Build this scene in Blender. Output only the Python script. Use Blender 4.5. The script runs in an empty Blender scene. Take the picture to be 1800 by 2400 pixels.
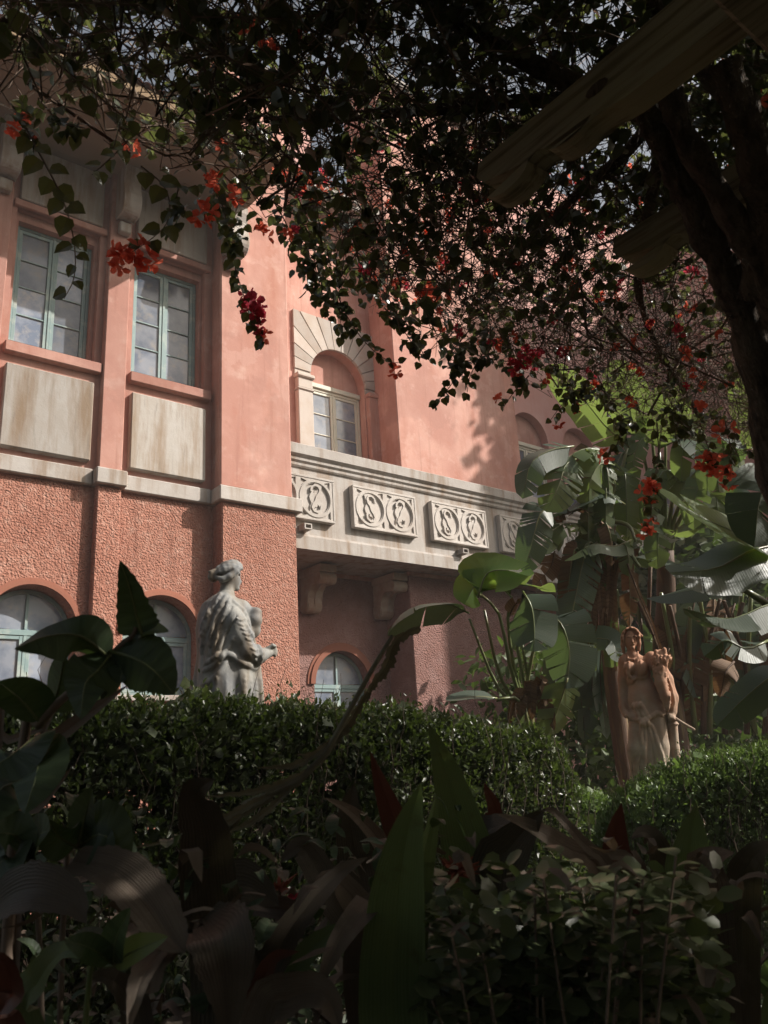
import bpy, math, random
import numpy as np
from mathutils import Vector, Matrix
from mathutils.geometry import tessellate_polygon

# ------------------------------------------------------------------ camera, sky, sun, exposure
SC = bpy.context.scene
COL = SC.collection
EYE = 1.15
F_PX = 1900.0
YAW, PITCH, ROLL = math.radians(39.300), math.radians(17.462), math.radians(-3.509)
_f = Vector((math.sin(YAW) * math.cos(PITCH), math.cos(YAW) * math.cos(PITCH), math.sin(PITCH)))
_r0 = Vector((math.cos(YAW), -math.sin(YAW), 0))
_u0 = _r0.cross(_f)
_r = math.cos(ROLL) * _r0 + math.sin(ROLL) * _u0
_u = -math.sin(ROLL) * _r0 + math.cos(ROLL) * _u0
cam_d = bpy.data.cameras.new('camera')
cam = bpy.data.objects.new('camera', cam_d)
COL.objects.link(cam)
cam.matrix_world = Matrix(((_r.x, _u.x, -_f.x, 0), (_r.y, _u.y, -_f.y, 0), (_r.z, _u.z, -_f.z, EYE), (0, 0, 0, 1)))
cam_d.sensor_fit = 'HORIZONTAL'
cam_d.sensor_width = 36.0
cam_d.lens = F_PX / 1800.0 * 36.0
cam_d.clip_start = 0.05
cam_d.clip_end = 500
cam_d.dof.use_dof = True
cam_d.dof.focus_distance = 8.0
cam_d.dof.aperture_fstop = 12.0
SC.camera = cam

SUN_AZ, SUN_EL = math.radians(50), math.radians(36)          # azimuth from -Y towards +X
SDIR = Vector((math.sin(SUN_AZ) * math.cos(SUN_EL), -math.cos(SUN_AZ) * math.cos(SUN_EL), math.sin(SUN_EL)))
world = bpy.data.worlds.new('World')
SC.world = world
world.use_nodes = True
wn = world.node_tree.nodes
bg = wn['Background']
sky = wn.new('ShaderNodeTexSky')
sky.sky_type = 'NISHITA'
sky.sun_disc = False
sky.sun_elevation = SUN_EL
sky.sun_rotation = math.atan2(SDIR.x, SDIR.y)
sky.dust_density = 8.0
sky.air_density = 1.6
sky.ozone_density = 1.0
hsv = wn.new('ShaderNodeHueSaturation')
hsv.inputs['Saturation'].default_value = 0.6
world.node_tree.links.new(sky.outputs[0], hsv.inputs['Color'])
world.node_tree.links.new(hsv.outputs[0], bg.inputs[0])
bg.inputs[1].default_value = 0.085
sun_d = bpy.data.lights.new('sun', 'SUN')
sun_d.energy = 5.0
sun_d.angle = math.radians(0.5)
sun_d.color = (1.0, 0.945, 0.87)
sun = bpy.data.objects.new('sun', sun_d)
COL.objects.link(sun)
sun.location = (20, -15, 25)
sun.rotation_euler = SDIR.to_track_quat('Z', 'Y').to_euler()
SC.view_settings.view_transform = 'Standard'
SC.view_settings.look = 'None'
SC.view_settings.exposure = 0.45
SC.view_settings.gamma = 1.0
SC.view_settings.use_curve_mapping = False
SC.render.engine = 'CYCLES'
SC.cycles.use_denoising = True
SC.cycles.max_bounces = 6
SC.cycles.diffuse_bounces = 3
SC.cycles.glossy_bounces = 2
SC.cycles.transmission_bounces = 3
SC.cycles.transparent_max_bounces = 6
SC.cycles.caustics_reflective = False
SC.cycles.caustics_refractive = False

RNG = np.random.default_rng(7)
random.seed(7)
U = random.uniform


def at(px, py, depth):
    """a point of the place, from its direction in the photograph and its distance along the view"""
    a, b = (px - 900) / F_PX, -(py - 1200) / F_PX
    d = _r * a + _u * b + _f
    return Vector((d.x * depth, d.y * depth, d.z * depth + EYE))


# ------------------------------------------------------------------ helpers
def wloc(o):
    v = Vector((0, 0, 0))
    while o is not None:
        v += o.location
        o = o.parent
    return v


def tag(o, label=None, cat=None, group=None, kind=None):
    if label: o['label'] = label
    if cat: o['category'] = cat
    if group: o['group'] = group
    if kind: o['kind'] = kind
    return o


def empty(name, loc, label, cat, group=None, kind=None):
    o = bpy.data.objects.new(name, None)
    COL.objects.link(o)
    o.location = loc
    o.empty_display_size = 0.1
    return tag(o, label, cat, group, kind)


class MB:
    def __init__(s):
        s.v, s.f, s.uv, s.mi = [], [], [], []

    def add(s, vs, fs, uv=None):
        n = len(s.v)
        s.v.extend([tuple(p) for p in vs])
        s.f.extend([tuple(i + n for i in f) for f in fs])
        if uv is None: uv = [(0.5, 0.5)] * len(vs)
        s.uv.extend(uv)
        return s

    def box(s, x0, x1, y0, y1, z0, z1, bev=0.0):
        if bev <= 0:
            vs = [(x, y, z) for z in (z0, z1) for y in (y0, y1) for x in (x0, x1)]
            return s.add(vs, [(0, 2, 3, 1), (4, 5, 7, 6), (0, 1, 5, 4), (2, 6, 7, 3), (0, 4, 6, 2), (1, 3, 7, 5)])
        b = min(bev, (x1 - x0) * .45, (y1 - y0) * .45, (z1 - z0) * .45)
        # chamfered box
        vs, idx = [], {}
        X, Y, Z = (x0, x1), (y0, y1), (z0, z1)
        for i in (0, 1):
            for j in (0, 1):
                for k in (0, 1):
                    sx, sy, sz = (1 - 2 * i) * b, (1 - 2 * j) * b, (1 - 2 * k) * b
                    idx[i, j, k, 0] = len(vs); vs.append((X[i], Y[j] + sy, Z[k] + sz))
                    idx[i, j, k, 1] = len(vs); vs.append((X[i] + sx, Y[j], Z[k] + sz))
                    idx[i, j, k, 2] = len(vs); vs.append((X[i] + sx, Y[j] + sy, Z[k]))
        fs = []
        cyc = [(0, 0), (1, 0), (1, 1), (0, 1)]
        for i in (0, 1):
            a = [idx[i, j, k, 0] for j, k in cyc]; fs.append(a if i else a[::-1])
            a = [idx[j, i, k, 1] for j, k in cyc]; fs.append(a[::-1] if i else a)
            a = [idx[j, k, i, 2] for j, k in cyc]; fs.append(a if i else a[::-1])
        for i in (0, 1):
            for j in (0, 1):
                a = [idx[i, j, 0, 0], idx[i, j, 0, 1], idx[i, j, 1, 1], idx[i, j, 1, 0]]; fs.append(a if i ^ j else a[::-1])
                a = [idx[i, 0, j, 0], idx[i, 0, j, 2], idx[i, 1, j, 2], idx[i, 1, j, 0]]; fs.append(a[::-1] if i ^ j else a)
                a = [idx[0, i, j, 1], idx[0, i, j, 2], idx[1, i, j, 2], idx[1, i, j, 1]]; fs.append(a if i ^ j else a[::-1])
                for k in (0, 1):
                    a = [idx[i, j, k, 0], idx[i, j, k, 1], idx[i, j, k, 2]]; fs.append(a if not (i ^ j ^ k) else a[::-1])
        return s.add(vs, fs)

    def tube(s, pts, rads, n=6, cap=True, jit=0.0):
        pts = [Vector(p) for p in pts]
        if not hasattr(rads, '__len__'): rads = [rads] * len(pts)
        vs, fs = [], []
        side = None
        for i, p in enumerate(pts):
            t = (pts[min(i + 1, len(pts) - 1)] - pts[max(i - 1, 0)]).normalized()
            if side is None:
                side = t.orthogonal().normalized()
            else:
                side = (side - t * side.dot(t))
                side = side.normalized() if side.length > 1e-5 else t.orthogonal().normalized()
            b = t.cross(side)
            for k in range(n):
                a = 2 * math.pi * k / n
                r = rads[i] * (1 + U(-jit, jit))
                vs.append(p + side * (math.cos(a) * r) + b * (math.sin(a) * r))
        for i in range(len(pts) - 1):
            for k in range(n):
                fs.append((i * n + k, i * n + (k + 1) % n, (i + 1) * n + (k + 1) % n, (i + 1) * n + k))
        if cap:
            fs.append(tuple(range(n))[::-1])
            fs.append(tuple((len(pts) - 1) * n + k for k in range(n)))
        uv = [(k / n, i / max(1, len(pts) - 1)) for i in range(len(pts)) for k in range(n)]
        return s.add(vs, fs, uv)

    def prism(s, poly, axis, a0, a1):
        """extrude a polygon; axis 'x': poly is (y,z); 'y': (x,z); 'z': (x,y)"""
        def P(p, a):
            return (a, p[0], p[1]) if axis == 'x' else ((p[0], a, p[1]) if axis == 'y' else (p[0], p[1], a))
        n = len(poly)
        vs = [P(p, a0) for p in poly] + [P(p, a1) for p in poly]
        tri = tessellate_polygon([[Vector((p[0], p[1], 0)) for p in poly]])
        fs = [tuple(t) for t in tri] + [tuple(i + n for i in t[::-1]) for t in tri]
        fs += [(i, (i + 1) % n, n + (i + 1) % n, n + i) for i in range(n)]
        return s.add(vs, fs)

    def plate(s, loops, y0, y1):
        """a wall plate in the XZ plane with holes: loops[0] outline, others holes"""
        flat = [p for l in loops for p in l]
        tri = tessellate_polygon([[Vector((p[0], p[1], 0)) for p in l] for l in loops])
        n = len(flat)
        vs = [(p[0], y0, p[1]) for p in flat] + [(p[0], y1, p[1]) for p in flat]
        fs = [tuple(t) for t in tri] + [tuple(i + n for i in t[::-1]) for t in tri]
        o = 0
        for l in loops:
            m = len(l)
            for i in range(m):
                fs.append((o + i, o + (i + 1) % m, n + o + (i + 1) % m, n + o + i))
            o += m
        return s.add(vs, fs)

    def mesh(s, name, mat, off=None, smooth=False, recalc=True):
        me = bpy.data.meshes.new(name)
        vs = s.v if off is None else [(p[0] - off[0], p[1] - off[1], p[2] - off[2]) for p in s.v]
        me.from_pydata(vs, [], s.f)
        uvl = me.uv_layers.new(name='uv')
        li = np.empty(len(me.loops), dtype=np.int32)
        me.loops.foreach_get('vertex_index', li)
        uvl.data.foreach_set('uv', np.array(s.uv, dtype=np.float32)[li].ravel())
        if mat: me.materials.append(mat)
        if recalc:
            import bmesh
            bm = bmesh.new(); bm.from_mesh(me)
            bmesh.ops.recalc_face_normals(bm, faces=bm.faces)
            bm.to_mesh(me); bm.free()
        if smooth: me.shade_smooth()
        return me

    def build(s, name, mat, parent=None, smooth=False, recalc=True, kind=None, label=None):
        off = wloc(parent) if parent else None
        o = bpy.data.objects.new(name, s.mesh(name, mat, off, smooth, recalc))
        COL.objects.link(o)
        if parent: o.parent = parent
        if kind: o['kind'] = kind
        if label: o['label'] = label
        return o


def place(mesh, name, parent, loc, rot=None, scale=None):
    """one more object on shared mesh data, at a place of the world"""
    o = bpy.data.objects.new(name, mesh)
    COL.objects.link(o)
    o.location = Vector(loc) - (wloc(parent) if parent else Vector())
    if parent: o.parent = parent
    if rot is not None: o.rotation_euler = rot
    if scale is not None: o.scale = scale
    return o


def np_mesh(name, mat, V, Fc, parent=None, kind=None, uv=None, smooth=False):
    """a big mesh from numpy arrays; Fc (m,3) or (m,4)"""
    off = np.array(wloc(parent)) if parent else np.zeros(3)
    me = bpy.data.meshes.new(name)
    V = (np.asarray(V, dtype=np.float64) - off).astype(np.float32)
    m, k = Fc.shape
    me.vertices.add(len(V)); me.vertices.foreach_set('co', V.ravel())
    me.loops.add(m * k); me.loops.foreach_set('vertex_index', Fc.astype(np.int32).ravel())
    me.polygons.add(m)
    me.polygons.foreach_set('loop_start', np.arange(0, m * k, k, dtype=np.int32))
    if uv is not None:
        l = me.uv_layers.new(name='uv')
        l.data.foreach_set('uv', uv[Fc.ravel()].astype(np.float32).ravel())
    if mat: me.materials.append(mat)
    me.update(calc_edges=True)
    me.validate()
    if smooth: me.shade_smooth()
    o = bpy.data.objects.new(name, me)
    COL.objects.link(o)
    if parent: o.parent = parent
    if kind: o['kind'] = kind
    return o


# ------------------------------------------------------------------ materials
def material(name, col, rough=0.8, spec=0.3, mixes=(), bumps=(), trans=None, coat=0.0, uvvein=None, zmix=None, metallic=0.0, var=(0.85, 1.15), vb=0.16):
    """mixes: (colour, noise scale (float or xyz), low, high, amount); bumps: (kind, scale, strength, distance)"""
    m = bpy.data.materials.new(name)
    m.use_nodes = True
    nt = m.node_tree; N, L = nt.nodes, nt.links
    b = N['Principled BSDF']
    b.inputs['Roughness'].default_value = rough
    b.inputs['Specular IOR Level'].default_value = spec
    b.inputs['Metallic'].default_value = metallic
    if coat: b.inputs['Coat Weight'].default_value = coat; b.inputs['Coat Roughness'].default_value = 0.25
    tc = N.new('ShaderNodeTexCoord')
    geo = N.new('ShaderNodeNewGeometry')
    prev = N.new('ShaderNodeRGB'); prev.outputs[0].default_value = (*col, 1)
    out = prev.outputs[0]

    def noise(scale, detail=5.0, rgh=0.6):
        mp = N.new('ShaderNodeMapping')
        if hasattr(scale, '__len__'):
            mp.inputs['Scale'].default_value = scale; sc = 1.0
        else:
            sc = scale
        L.new(geo.outputs['Position'], mp.inputs['Vector'])
        n = N.new('ShaderNodeTexNoise')
        n.inputs['Scale'].default_value = sc
        n.inputs['Detail'].default_value = detail
        n.inputs['Roughness'].default_value = rgh
        L.new(mp.outputs[0], n.inputs['Vector'])
        return n.outputs['Fac']

    def mapr(sock, lo, hi, a=0.0, bb=1.0):
        r = N.new('ShaderNodeMapRange')
        r.inputs[1].default_value = lo; r.inputs[2].default_value = hi
        r.inputs[3].default_value = a; r.inputs[4].default_value = bb
        L.new(sock, r.inputs[0])
        return r.outputs[0]

    def mix(fac, c):
        nonlocal out
        mx = N.new('ShaderNodeMix'); mx.data_type = 'RGBA'
        L.new(fac, mx.inputs[0]); L.new(out, mx.inputs[6])
        mx.inputs[7].default_value = (*c, 1)
        out = mx.outputs[2]

    for c, sc, lo, hi, am in mixes:
        mix(mapr(noise(sc), lo, hi, 0.0, am), c)
    if zmix:   # (colour, low z, high z, noise amount): weathering that follows the height of the thing itself
        c, z0, z1, na, am = zmix
        sp = N.new('ShaderNodeSeparateXYZ'); L.new(tc.outputs['Object'], sp.inputs[0])
        ad = N.new('ShaderNodeMath'); ad.operation = 'MULTIPLY_ADD'
        L.new(noise(9.0), ad.inputs[0]); ad.inputs[1].default_value = na; L.new(sp.outputs[2], ad.inputs[2])
        mix(mapr(ad.outputs[0], z0 + na / 2, z1 + na / 2, 0.0, am), c)
    if uvvein:  # (colour, axis 'u'/'v', frequency, amount)
        c, ax, fr, am = uvvein
        sp = N.new('ShaderNodeSeparateXYZ'); L.new(tc.outputs['UV'], sp.inputs[0])
        ml = N.new('ShaderNodeMath'); ml.operation = 'MULTIPLY_ADD'
        L.new(sp.outputs[0 if ax == 'u' else 1], ml.inputs[0]); ml.inputs[1].default_value = fr
        nm = N.new('ShaderNodeTexNoise'); nm.inputs['Scale'].default_value = 1.0; nm.inputs['Detail'].default_value = 3.0
        mpv = N.new('ShaderNodeMapping'); mpv.inputs['Scale'].default_value = (fr * .35, 1.2, 1) if ax == 'u' else (1.2, fr * .35, 1)
        L.new(tc.outputs['UV'], mpv.inputs['Vector']); L.new(mpv.outputs[0], nm.inputs['Vector'])
        nk = N.new('ShaderNodeMath'); nk.operation = 'MULTIPLY'; L.new(nm.outputs['Fac'], nk.inputs[0]); nk.inputs[1].default_value = 9.0
        L.new(nk.outputs[0], ml.inputs[2])
        sn = N.new('ShaderNodeMath'); sn.operation = 'SINE'; L.new(ml.outputs[0], sn.inputs[0])
        mix(mapr(sn.outputs[0], 0.2, 1.0, 0.0, am), c)
        veinh = sn.outputs[0]
    # per-object variation
    oi = N.new('ShaderNodeObjectInfo')
    hv = N.new('ShaderNodeHueSaturation')
    L.new(mapr(oi.outputs['Random'], 0, 1, var[0], var[1]), hv.inputs['Value'])
    L.new(out, hv.inputs['Color'])
    out = hv.outputs[0]
    L.new(out, b.inputs['Base Color'])
    nrm = None
    if uvvein:
        bp = N.new('ShaderNodeBump'); bp.inputs['Strength'].default_value = vb; bp.inputs['Distance'].default_value = 0.004
        L.new(veinh, bp.inputs['Height']); nrm = bp.outputs[0]
    for kind, sc, st, di in bumps:
        if kind == 'noise':
            h = noise(sc, 4.0)
        elif kind == 'vor':
            v = N.new('ShaderNodeTexVoronoi'); v.inputs['Scale'].default_value = sc
            v.feature = 'SMOOTH_F1'; v.inputs['Smoothness'].default_value = 0.6
            dn = N.new('ShaderNodeTexNoise'); dn.inputs['Scale'].default_value = sc * 0.6; L.new(geo.outputs['Position'], dn.inputs['Vector'])
            va = N.new('ShaderNodeVectorMath'); va.operation = 'MULTIPLY_ADD'
            L.new(dn.outputs['Color'], va.inputs[0]); va.inputs[1].default_value = (1.2 / sc,) * 3; L.new(geo.outputs['Position'], va.inputs[2])
            L.new(va.outputs[0], v.inputs['Vector'])
            h = mapr(v.outputs['Distance'], 0, 0.8, 1, 0)
        bp = N.new('ShaderNodeBump'); bp.inputs['Strength'].default_value = st; bp.inputs['Distance'].default_value = di
        L.new(h, bp.inputs['Height'])
        if nrm: L.new(nrm, bp.inputs['Normal'])
        nrm = bp.outputs[0]
    if nrm: L.new(nrm, b.inputs['Normal'])
    if trans:
        c, w = trans
        t = N.new('ShaderNodeBsdfTranslucent'); t.inputs[0].default_value = (*c, 1)
        ms = N.new('ShaderNodeMixShader'); ms.inputs[0].default_value = w
        L.new(b.outputs[0], ms.inputs[1]); L.new(t.outputs[0], ms.inputs[2])
        L.new(ms.outputs[0], N['Material Output'].inputs[0])
    return m


M = {}
M['stucco'] = material('smooth_stucco', (0.435, 0.222, 0.178), 0.85, 0.2,
    mixes=[((0.57, 0.335, 0.275), 1.3, 0.42, 0.66, 0.85), ((0.38, 0.15, 0.10), (2.5, 2.5, 0.6), 0.50, 0.70, 0.7), ((0.60, 0.42, 0.36), 4.5, 0.56, 0.74, 0.5), ((0.36, 0.19, 0.155), 0.75, 0.535, 0.56, 0.35), ((0.52, 0.31, 0.26), 1.9, 0.60, 0.62, 0.45), ((0.30, 0.135, 0.10), (14, 14, 0.7), 0.55, 0.74, 0.5), ((0.40, 0.15, 0.10), 6.0, 0.6, 0.8, 0.35)],
    bumps=[('noise', 14.0, 0.25, 0.01), ('noise', 90.0, 0.25, 0.004)])
M['stucco_shade'] = material('shade_tinted_stucco', (0.50, 0.27, 0.235), 0.85, 0.2,  # shaded copy of the stucco: mauve cast of the shade put into the colour
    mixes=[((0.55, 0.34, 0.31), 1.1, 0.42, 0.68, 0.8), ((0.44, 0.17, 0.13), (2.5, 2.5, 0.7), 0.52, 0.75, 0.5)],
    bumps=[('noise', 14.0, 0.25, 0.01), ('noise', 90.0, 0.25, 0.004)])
M['rough'] = material('pebbledash', (0.42, 0.195, 0.14), 0.9, 0.2,
    mixes=[((0.56, 0.34, 0.27), 16.0, 0.5, 0.7, 0.7), ((0.24, 0.10, 0.07), (10, 10, 0.45), 0.52, 0.74, 0.6), ((0.28, 0.105, 0.07), 1.3, 0.5, 0.75, 0.5)],
    bumps=[('noise', 7.0, 0.5, 0.03), ('vor', 48.0, 0.8, 0.018), ('noise', 44.0, 0.9, 0.022)])
M['rough_shade'] = material('shade_tinted_pebbledash', (0.31, 0.165, 0.14), 0.9, 0.2,  # shaded copy of the pebbledash: shade under the balcony put into the colour
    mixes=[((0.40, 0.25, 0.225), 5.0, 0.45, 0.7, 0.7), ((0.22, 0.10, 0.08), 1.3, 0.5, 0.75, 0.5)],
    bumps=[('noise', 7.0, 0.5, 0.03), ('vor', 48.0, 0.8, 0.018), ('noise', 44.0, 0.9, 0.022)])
M['trim'] = material('brick_red_trim', (0.29, 0.12, 0.08), 0.85, 0.2, mixes=[((0.27, 0.10, 0.065), 4.0, 0.45, 0.7, 0.7)], bumps=[('noise', 50.0, 0.4, 0.006)])
M['stone'] = material('weathered_stone', (0.40, 0.362, 0.33), 0.85, 0.25,
    mixes=[((0.46, 0.43, 0.405), 3.0, 0.4, 0.65, 0.8), ((0.23, 0.15, 0.09), (7, 7, 0.8), 0.46, 0.70, 0.8), ((0.22, 0.19, 0.17), 18.0, 0.58, 0.78, 0.45)],
    bumps=[('noise', 25.0, 0.3, 0.008), ('noise', 130.0, 0.3, 0.003)])
M['stone_panel'] = material('stained_panel_stone', (0.37, 0.335, 0.30), 0.85, 0.25,
    mixes=[((0.43, 0.405, 0.38), 2.0, 0.42, 0.62, 0.9), ((0.23, 0.155, 0.095), (6, 6, 0.7), 0.44, 0.66, 0.85), ((0.17, 0.15, 0.13), (20, 20, 3), 0.56, 0.74, 0.5)],
    bumps=[('noise', 25.0, 0.3, 0.008), ('noise', 130.0, 0.3, 0.003)])
M['stone_pale'] = material('pale_voussoir_stone', (0.48, 0.43, 0.385), 0.85, 0.25,
    mixes=[((0.43, 0.35, 0.285), 4.0, 0.45, 0.7, 0.8)], bumps=[('noise', 40.0, 0.2, 0.005)])
M['stone_carved'] = material('pale_carved_stone', (0.54, 0.495, 0.455), 0.85, 0.25,
    mixes=[((0.45, 0.39, 0.345), 4.0, 0.45, 0.7, 0.8), ((0.30, 0.24, 0.19), 14.0, 0.58, 0.76, 0.5)], bumps=[('noise', 40.0, 0.25, 0.005)])
M['stone_brown'] = material('stained_bracket_stone', (0.44, 0.36, 0.30), 0.85, 0.2,
    mixes=[((0.30, 0.17, 0.11), 3.0, 0.42, 0.65, 0.8), ((0.50, 0.42, 0.34), 8.0, 0.55, 0.75, 0.7)], bumps=[('noise', 40.0, 0.25, 0.006)])
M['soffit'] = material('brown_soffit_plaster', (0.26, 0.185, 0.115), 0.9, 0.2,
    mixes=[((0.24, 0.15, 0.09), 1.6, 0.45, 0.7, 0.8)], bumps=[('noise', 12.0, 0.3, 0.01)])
M['frame'] = material('pale_green_paint', (0.20, 0.285, 0.285), 0.55, 0.4,
    mixes=[((0.52, 0.52, 0.45), 6.0, 0.5, 0.7, 0.6), ((0.26, 0.36, 0.34), 3.0, 0.5, 0.75, 0.6)], bumps=[('noise', 60.0, 0.2, 0.002)])
M['frame_cream'] = material('cream_paint', (0.60, 0.57, 0.47), 0.55, 0.4,
    mixes=[((0.48, 0.50, 0.42), 6.0, 0.5, 0.7, 0.7)], bumps=[('noise', 60.0, 0.2, 0.002)])
M['pane'] = material('dusty_frosted_glass_reflections', (0.235, 0.26, 0.305), 0.13, 0.6,
    mixes=[((0.10, 0.13, 0.185), 2.6, 0.42, 0.6, 0.9), ((0.31, 0.29, 0.265), 7.0, 0.52, 0.72, 0.8)], bumps=[('noise', 5.0, 0.15, 0.01)], var=(0.55, 1.45))
M['tile'] = material('terracotta_tile', (0.58, 0.20, 0.09), 0.8, 0.3,
    mixes=[((0.40, 0.15, 0.08), 6.0, 0.45, 0.7, 0.8)], bumps=[('noise', 40.0, 0.3, 0.004)])
M['mortar'] = material('grey_eave_mortar', (0.50, 0.47, 0.43), 0.9, 0.2, mixes=[((0.3, 0.27, 0.25), 8.0, 0.45, 0.7, 0.8)])
M['marble'] = material('grey_weathered_marble', (0.24, 0.235, 0.215), 0.65, 0.35,
    mixes=[((0.15, 0.155, 0.16), 4.0, 0.4, 0.6, 0.9), ((0.14, 0.10, 0.06), (9, 9, 1.6), 0.48, 0.68, 0.8), ((0.18, 0.16, 0.13), 16.0, 0.60, 0.78, 0.5)],
    bumps=[('noise', 70.0, 0.25, 0.004)])
M['terracotta'] = material('weathered_terracotta', (0.43, 0.35, 0.27), 0.8, 0.25,
    mixes=[((0.26, 0.17, 0.12), 7.0, 0.45, 0.7, 0.8)],
    zmix=((0.40, 0.18, 0.10), 0.55, 1.15, 0.9, 0.75), bumps=[('noise', 70.0, 0.3, 0.004)])
M['soil'] = material('dark_soil', (0.035, 0.026, 0.02), 0.95, 0.2,
    mixes=[((0.06, 0.045, 0.03), 3.0, 0.4, 0.7, 0.8), ((0.03, 0.04, 0.015), 0.6, 0.5, 0.7, 0.6)], bumps=[('noise', 15.0, 0.7, 0.03)])
M['paving'] = material('brick_edging', (0.20, 0.11, 0.08), 0.9, 0.2, mixes=[((0.12, 0.08, 0.06), 9.0, 0.4, 0.7, 0.8)], bumps=[('noise', 40.0, 0.4, 0.006)])
M['hedge'] = material('hedge_leaf', (0.045, 0.062, 0.022), 0.38, 0.5,
    mixes=[((0.085, 0.105, 0.035), 2.2, 0.5, 0.7, 0.8), ((0.05, 0.04, 0.02), 7.0, 0.6, 0.75, 0.5)], trans=((0.12, 0.18, 0.03), 0.22))
M['box'] = material('box_hedge_leaf', (0.10, 0.155, 0.05), 0.4, 0.5,
    mixes=[((0.13, 0.19, 0.06), 3.0, 0.45, 0.65, 0.8)], trans=((0.2, 0.32, 0.06), 0.25))
M['twig'] = material('twig_bark', (0.17, 0.125, 0.095), 0.85, 0.2, mixes=[((0.24, 0.19, 0.15), 5.0, 0.5, 0.7, 0.7)])
M['hedge_twig'] = material('dark_hedge_twig', (0.06, 0.045, 0.033), 0.85, 0.2)
M['bleaf'] = material('vine_leaf', (0.036, 0.045, 0.022), 0.28, 0.5,
    mixes=[((0.055, 0.07, 0.025), 1.3, 0.5, 0.7, 0.8), ((0.03, 0.042, 0.02), 4.0, 0.5, 0.7, 0.7)], trans=((0.22, 0.26, 0.07), 0.25))
M['bract'] = material('red_bract', (0.66, 0.11, 0.06), 0.6, 0.2,
    mixes=[((0.72, 0.20, 0.11), 9.0, 0.45, 0.7, 0.8)], trans=((0.92, 0.22, 0.13), 0.5))
M['bract_pink'] = material('magenta_bract', (0.50, 0.05, 0.08), 0.6, 0.2,
    mixes=[((0.60, 0.09, 0.10), 9.0, 0.45, 0.7, 0.8)], trans=((0.75, 0.08, 0.12), 0.4))
M['bark'] = material('gnarled_bark', (0.17, 0.13, 0.095), 0.9, 0.2,
    mixes=[((0.055, 0.04, 0.03), (30, 30, 5), 0.45, 0.65, 0.9), ((0.19, 0.15, 0.11), 6.0, 0.55, 0.75, 0.7)],
    bumps=[('noise', (60, 60, 9), 1.0, 0.06), ('noise', 25.0, 0.6, 0.02)])
M['timber'] = material('pergola_timber', (0.34, 0.31, 0.22), 0.85, 0.25,
    mixes=[((0.13, 0.105, 0.065), (45, 2.0, 45), 0.48, 0.62, 0.85), ((0.36, 0.34, 0.20), 2.0, 0.5, 0.7, 0.6)],
    bumps=[('noise', (70, 3.0, 70), 0.6, 0.008)])
M['banana'] = material('banana_leaf', (0.075, 0.105, 0.048), 0.42, 0.4, uvvein=((0.105, 0.135, 0.065), 'v', 300.0, 0.40), vb=.13,
    mixes=[((0.095, 0.12, 0.07), 1.5, 0.45, 0.7, 0.8), ((0.10, 0.075, 0.035), 5.0, 0.66, 0.76, 0.8)], trans=((0.26, 0.36, 0.08), 0.33))
M['banana_bright'] = material('sunlit_tint_leaf', (0.06, 0.11, 0.025), 0.45, 0.35, uvvein=((0.045, 0.085, 0.022), 'v', 150.0, 0.6), trans=((0.30, 0.46, 0.06), 0.5))  # sunlit look put into the leaf by colour and stronger translucency
M['banana_dark'] = material('blue_green_leaf', (0.055, 0.078, 0.056), 0.42, 0.4, uvvein=((0.08, 0.105, 0.075), 'v', 300.0, 0.40), vb=.13,
    mixes=[((0.075, 0.09, 0.075), 1.5, 0.45, 0.7, 0.8), ((0.09, 0.065, 0.03), 5.0, 0.66, 0.76, 0.8)], trans=((0.18, 0.28, 0.07), 0.22))
M['banana_dead'] = material('dead_banana_leaf', (0.17, 0.105, 0.06), 0.75, 0.3, uvvein=((0.09, 0.05, 0.03), 'v', 120.0, 0.8),
    mixes=[((0.10, 0.06, 0.035), 3.0, 0.4, 0.7, 0.8)], trans=((0.25, 0.13, 0.05), 0.15))
M['stalk'] = material('leaf_stalk', (0.12, 0.15, 0.055), 0.35, 0.5, mixes=[((0.17, 0.13, 0.06), 3.0, 0.45, 0.7, 0.7)])
M['sheath'] = material('brown_leaf_sheath', (0.085, 0.052, 0.032), 0.7, 0.3,
    mixes=[((0.10, 0.05, 0.03), (40, 40, 3), 0.45, 0.65, 0.8), ((0.22, 0.17, 0.07), (12, 12, 1.5), 0.55, 0.75, 0.8)], bumps=[('noise', (70, 70, 4), 0.6, 0.01)])
M['blade'] = material('green_strap_leaf', (0.135, 0.19, 0.08), 0.4, 0.45, uvvein=((0.065, 0.095, 0.04), 'u', 110.0, 0.5),
    mixes=[((0.13, 0.155, 0.065), 3.0, 0.45, 0.7, 0.7), ((0.075, 0.055, 0.03), 14.0, 0.60, 0.72, 0.7)], trans=((0.14, 0.2, 0.04), 0.15), vb=.3)
M['blade_red'] = material('rusty_strap_leaf', (0.12, 0.048, 0.032), 0.5, 0.4, uvvein=((0.06, 0.025, 0.018), 'u', 100.0, 0.5),
    mixes=[((0.20, 0.075, 0.025), 9.0, 0.55, 0.70, 0.8)], trans=((0.2, 0.05, 0.02), 0.12))
M['blade_dark'] = material('dark_bronze_leaf', (0.085, 0.064, 0.048), 0.5, 0.4, uvvein=((0.03, 0.02, 0.016), 'u', 100.0, 0.5),
    mixes=[((0.09, 0.09, 0.05), 3.0, 0.45, 0.7, 0.7), ((0.16, 0.125, 0.09), 16.0, 0.58, 0.72, 0.8)], trans=((0.06, 0.05, 0.02), 0.12), vb=.35)
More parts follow.
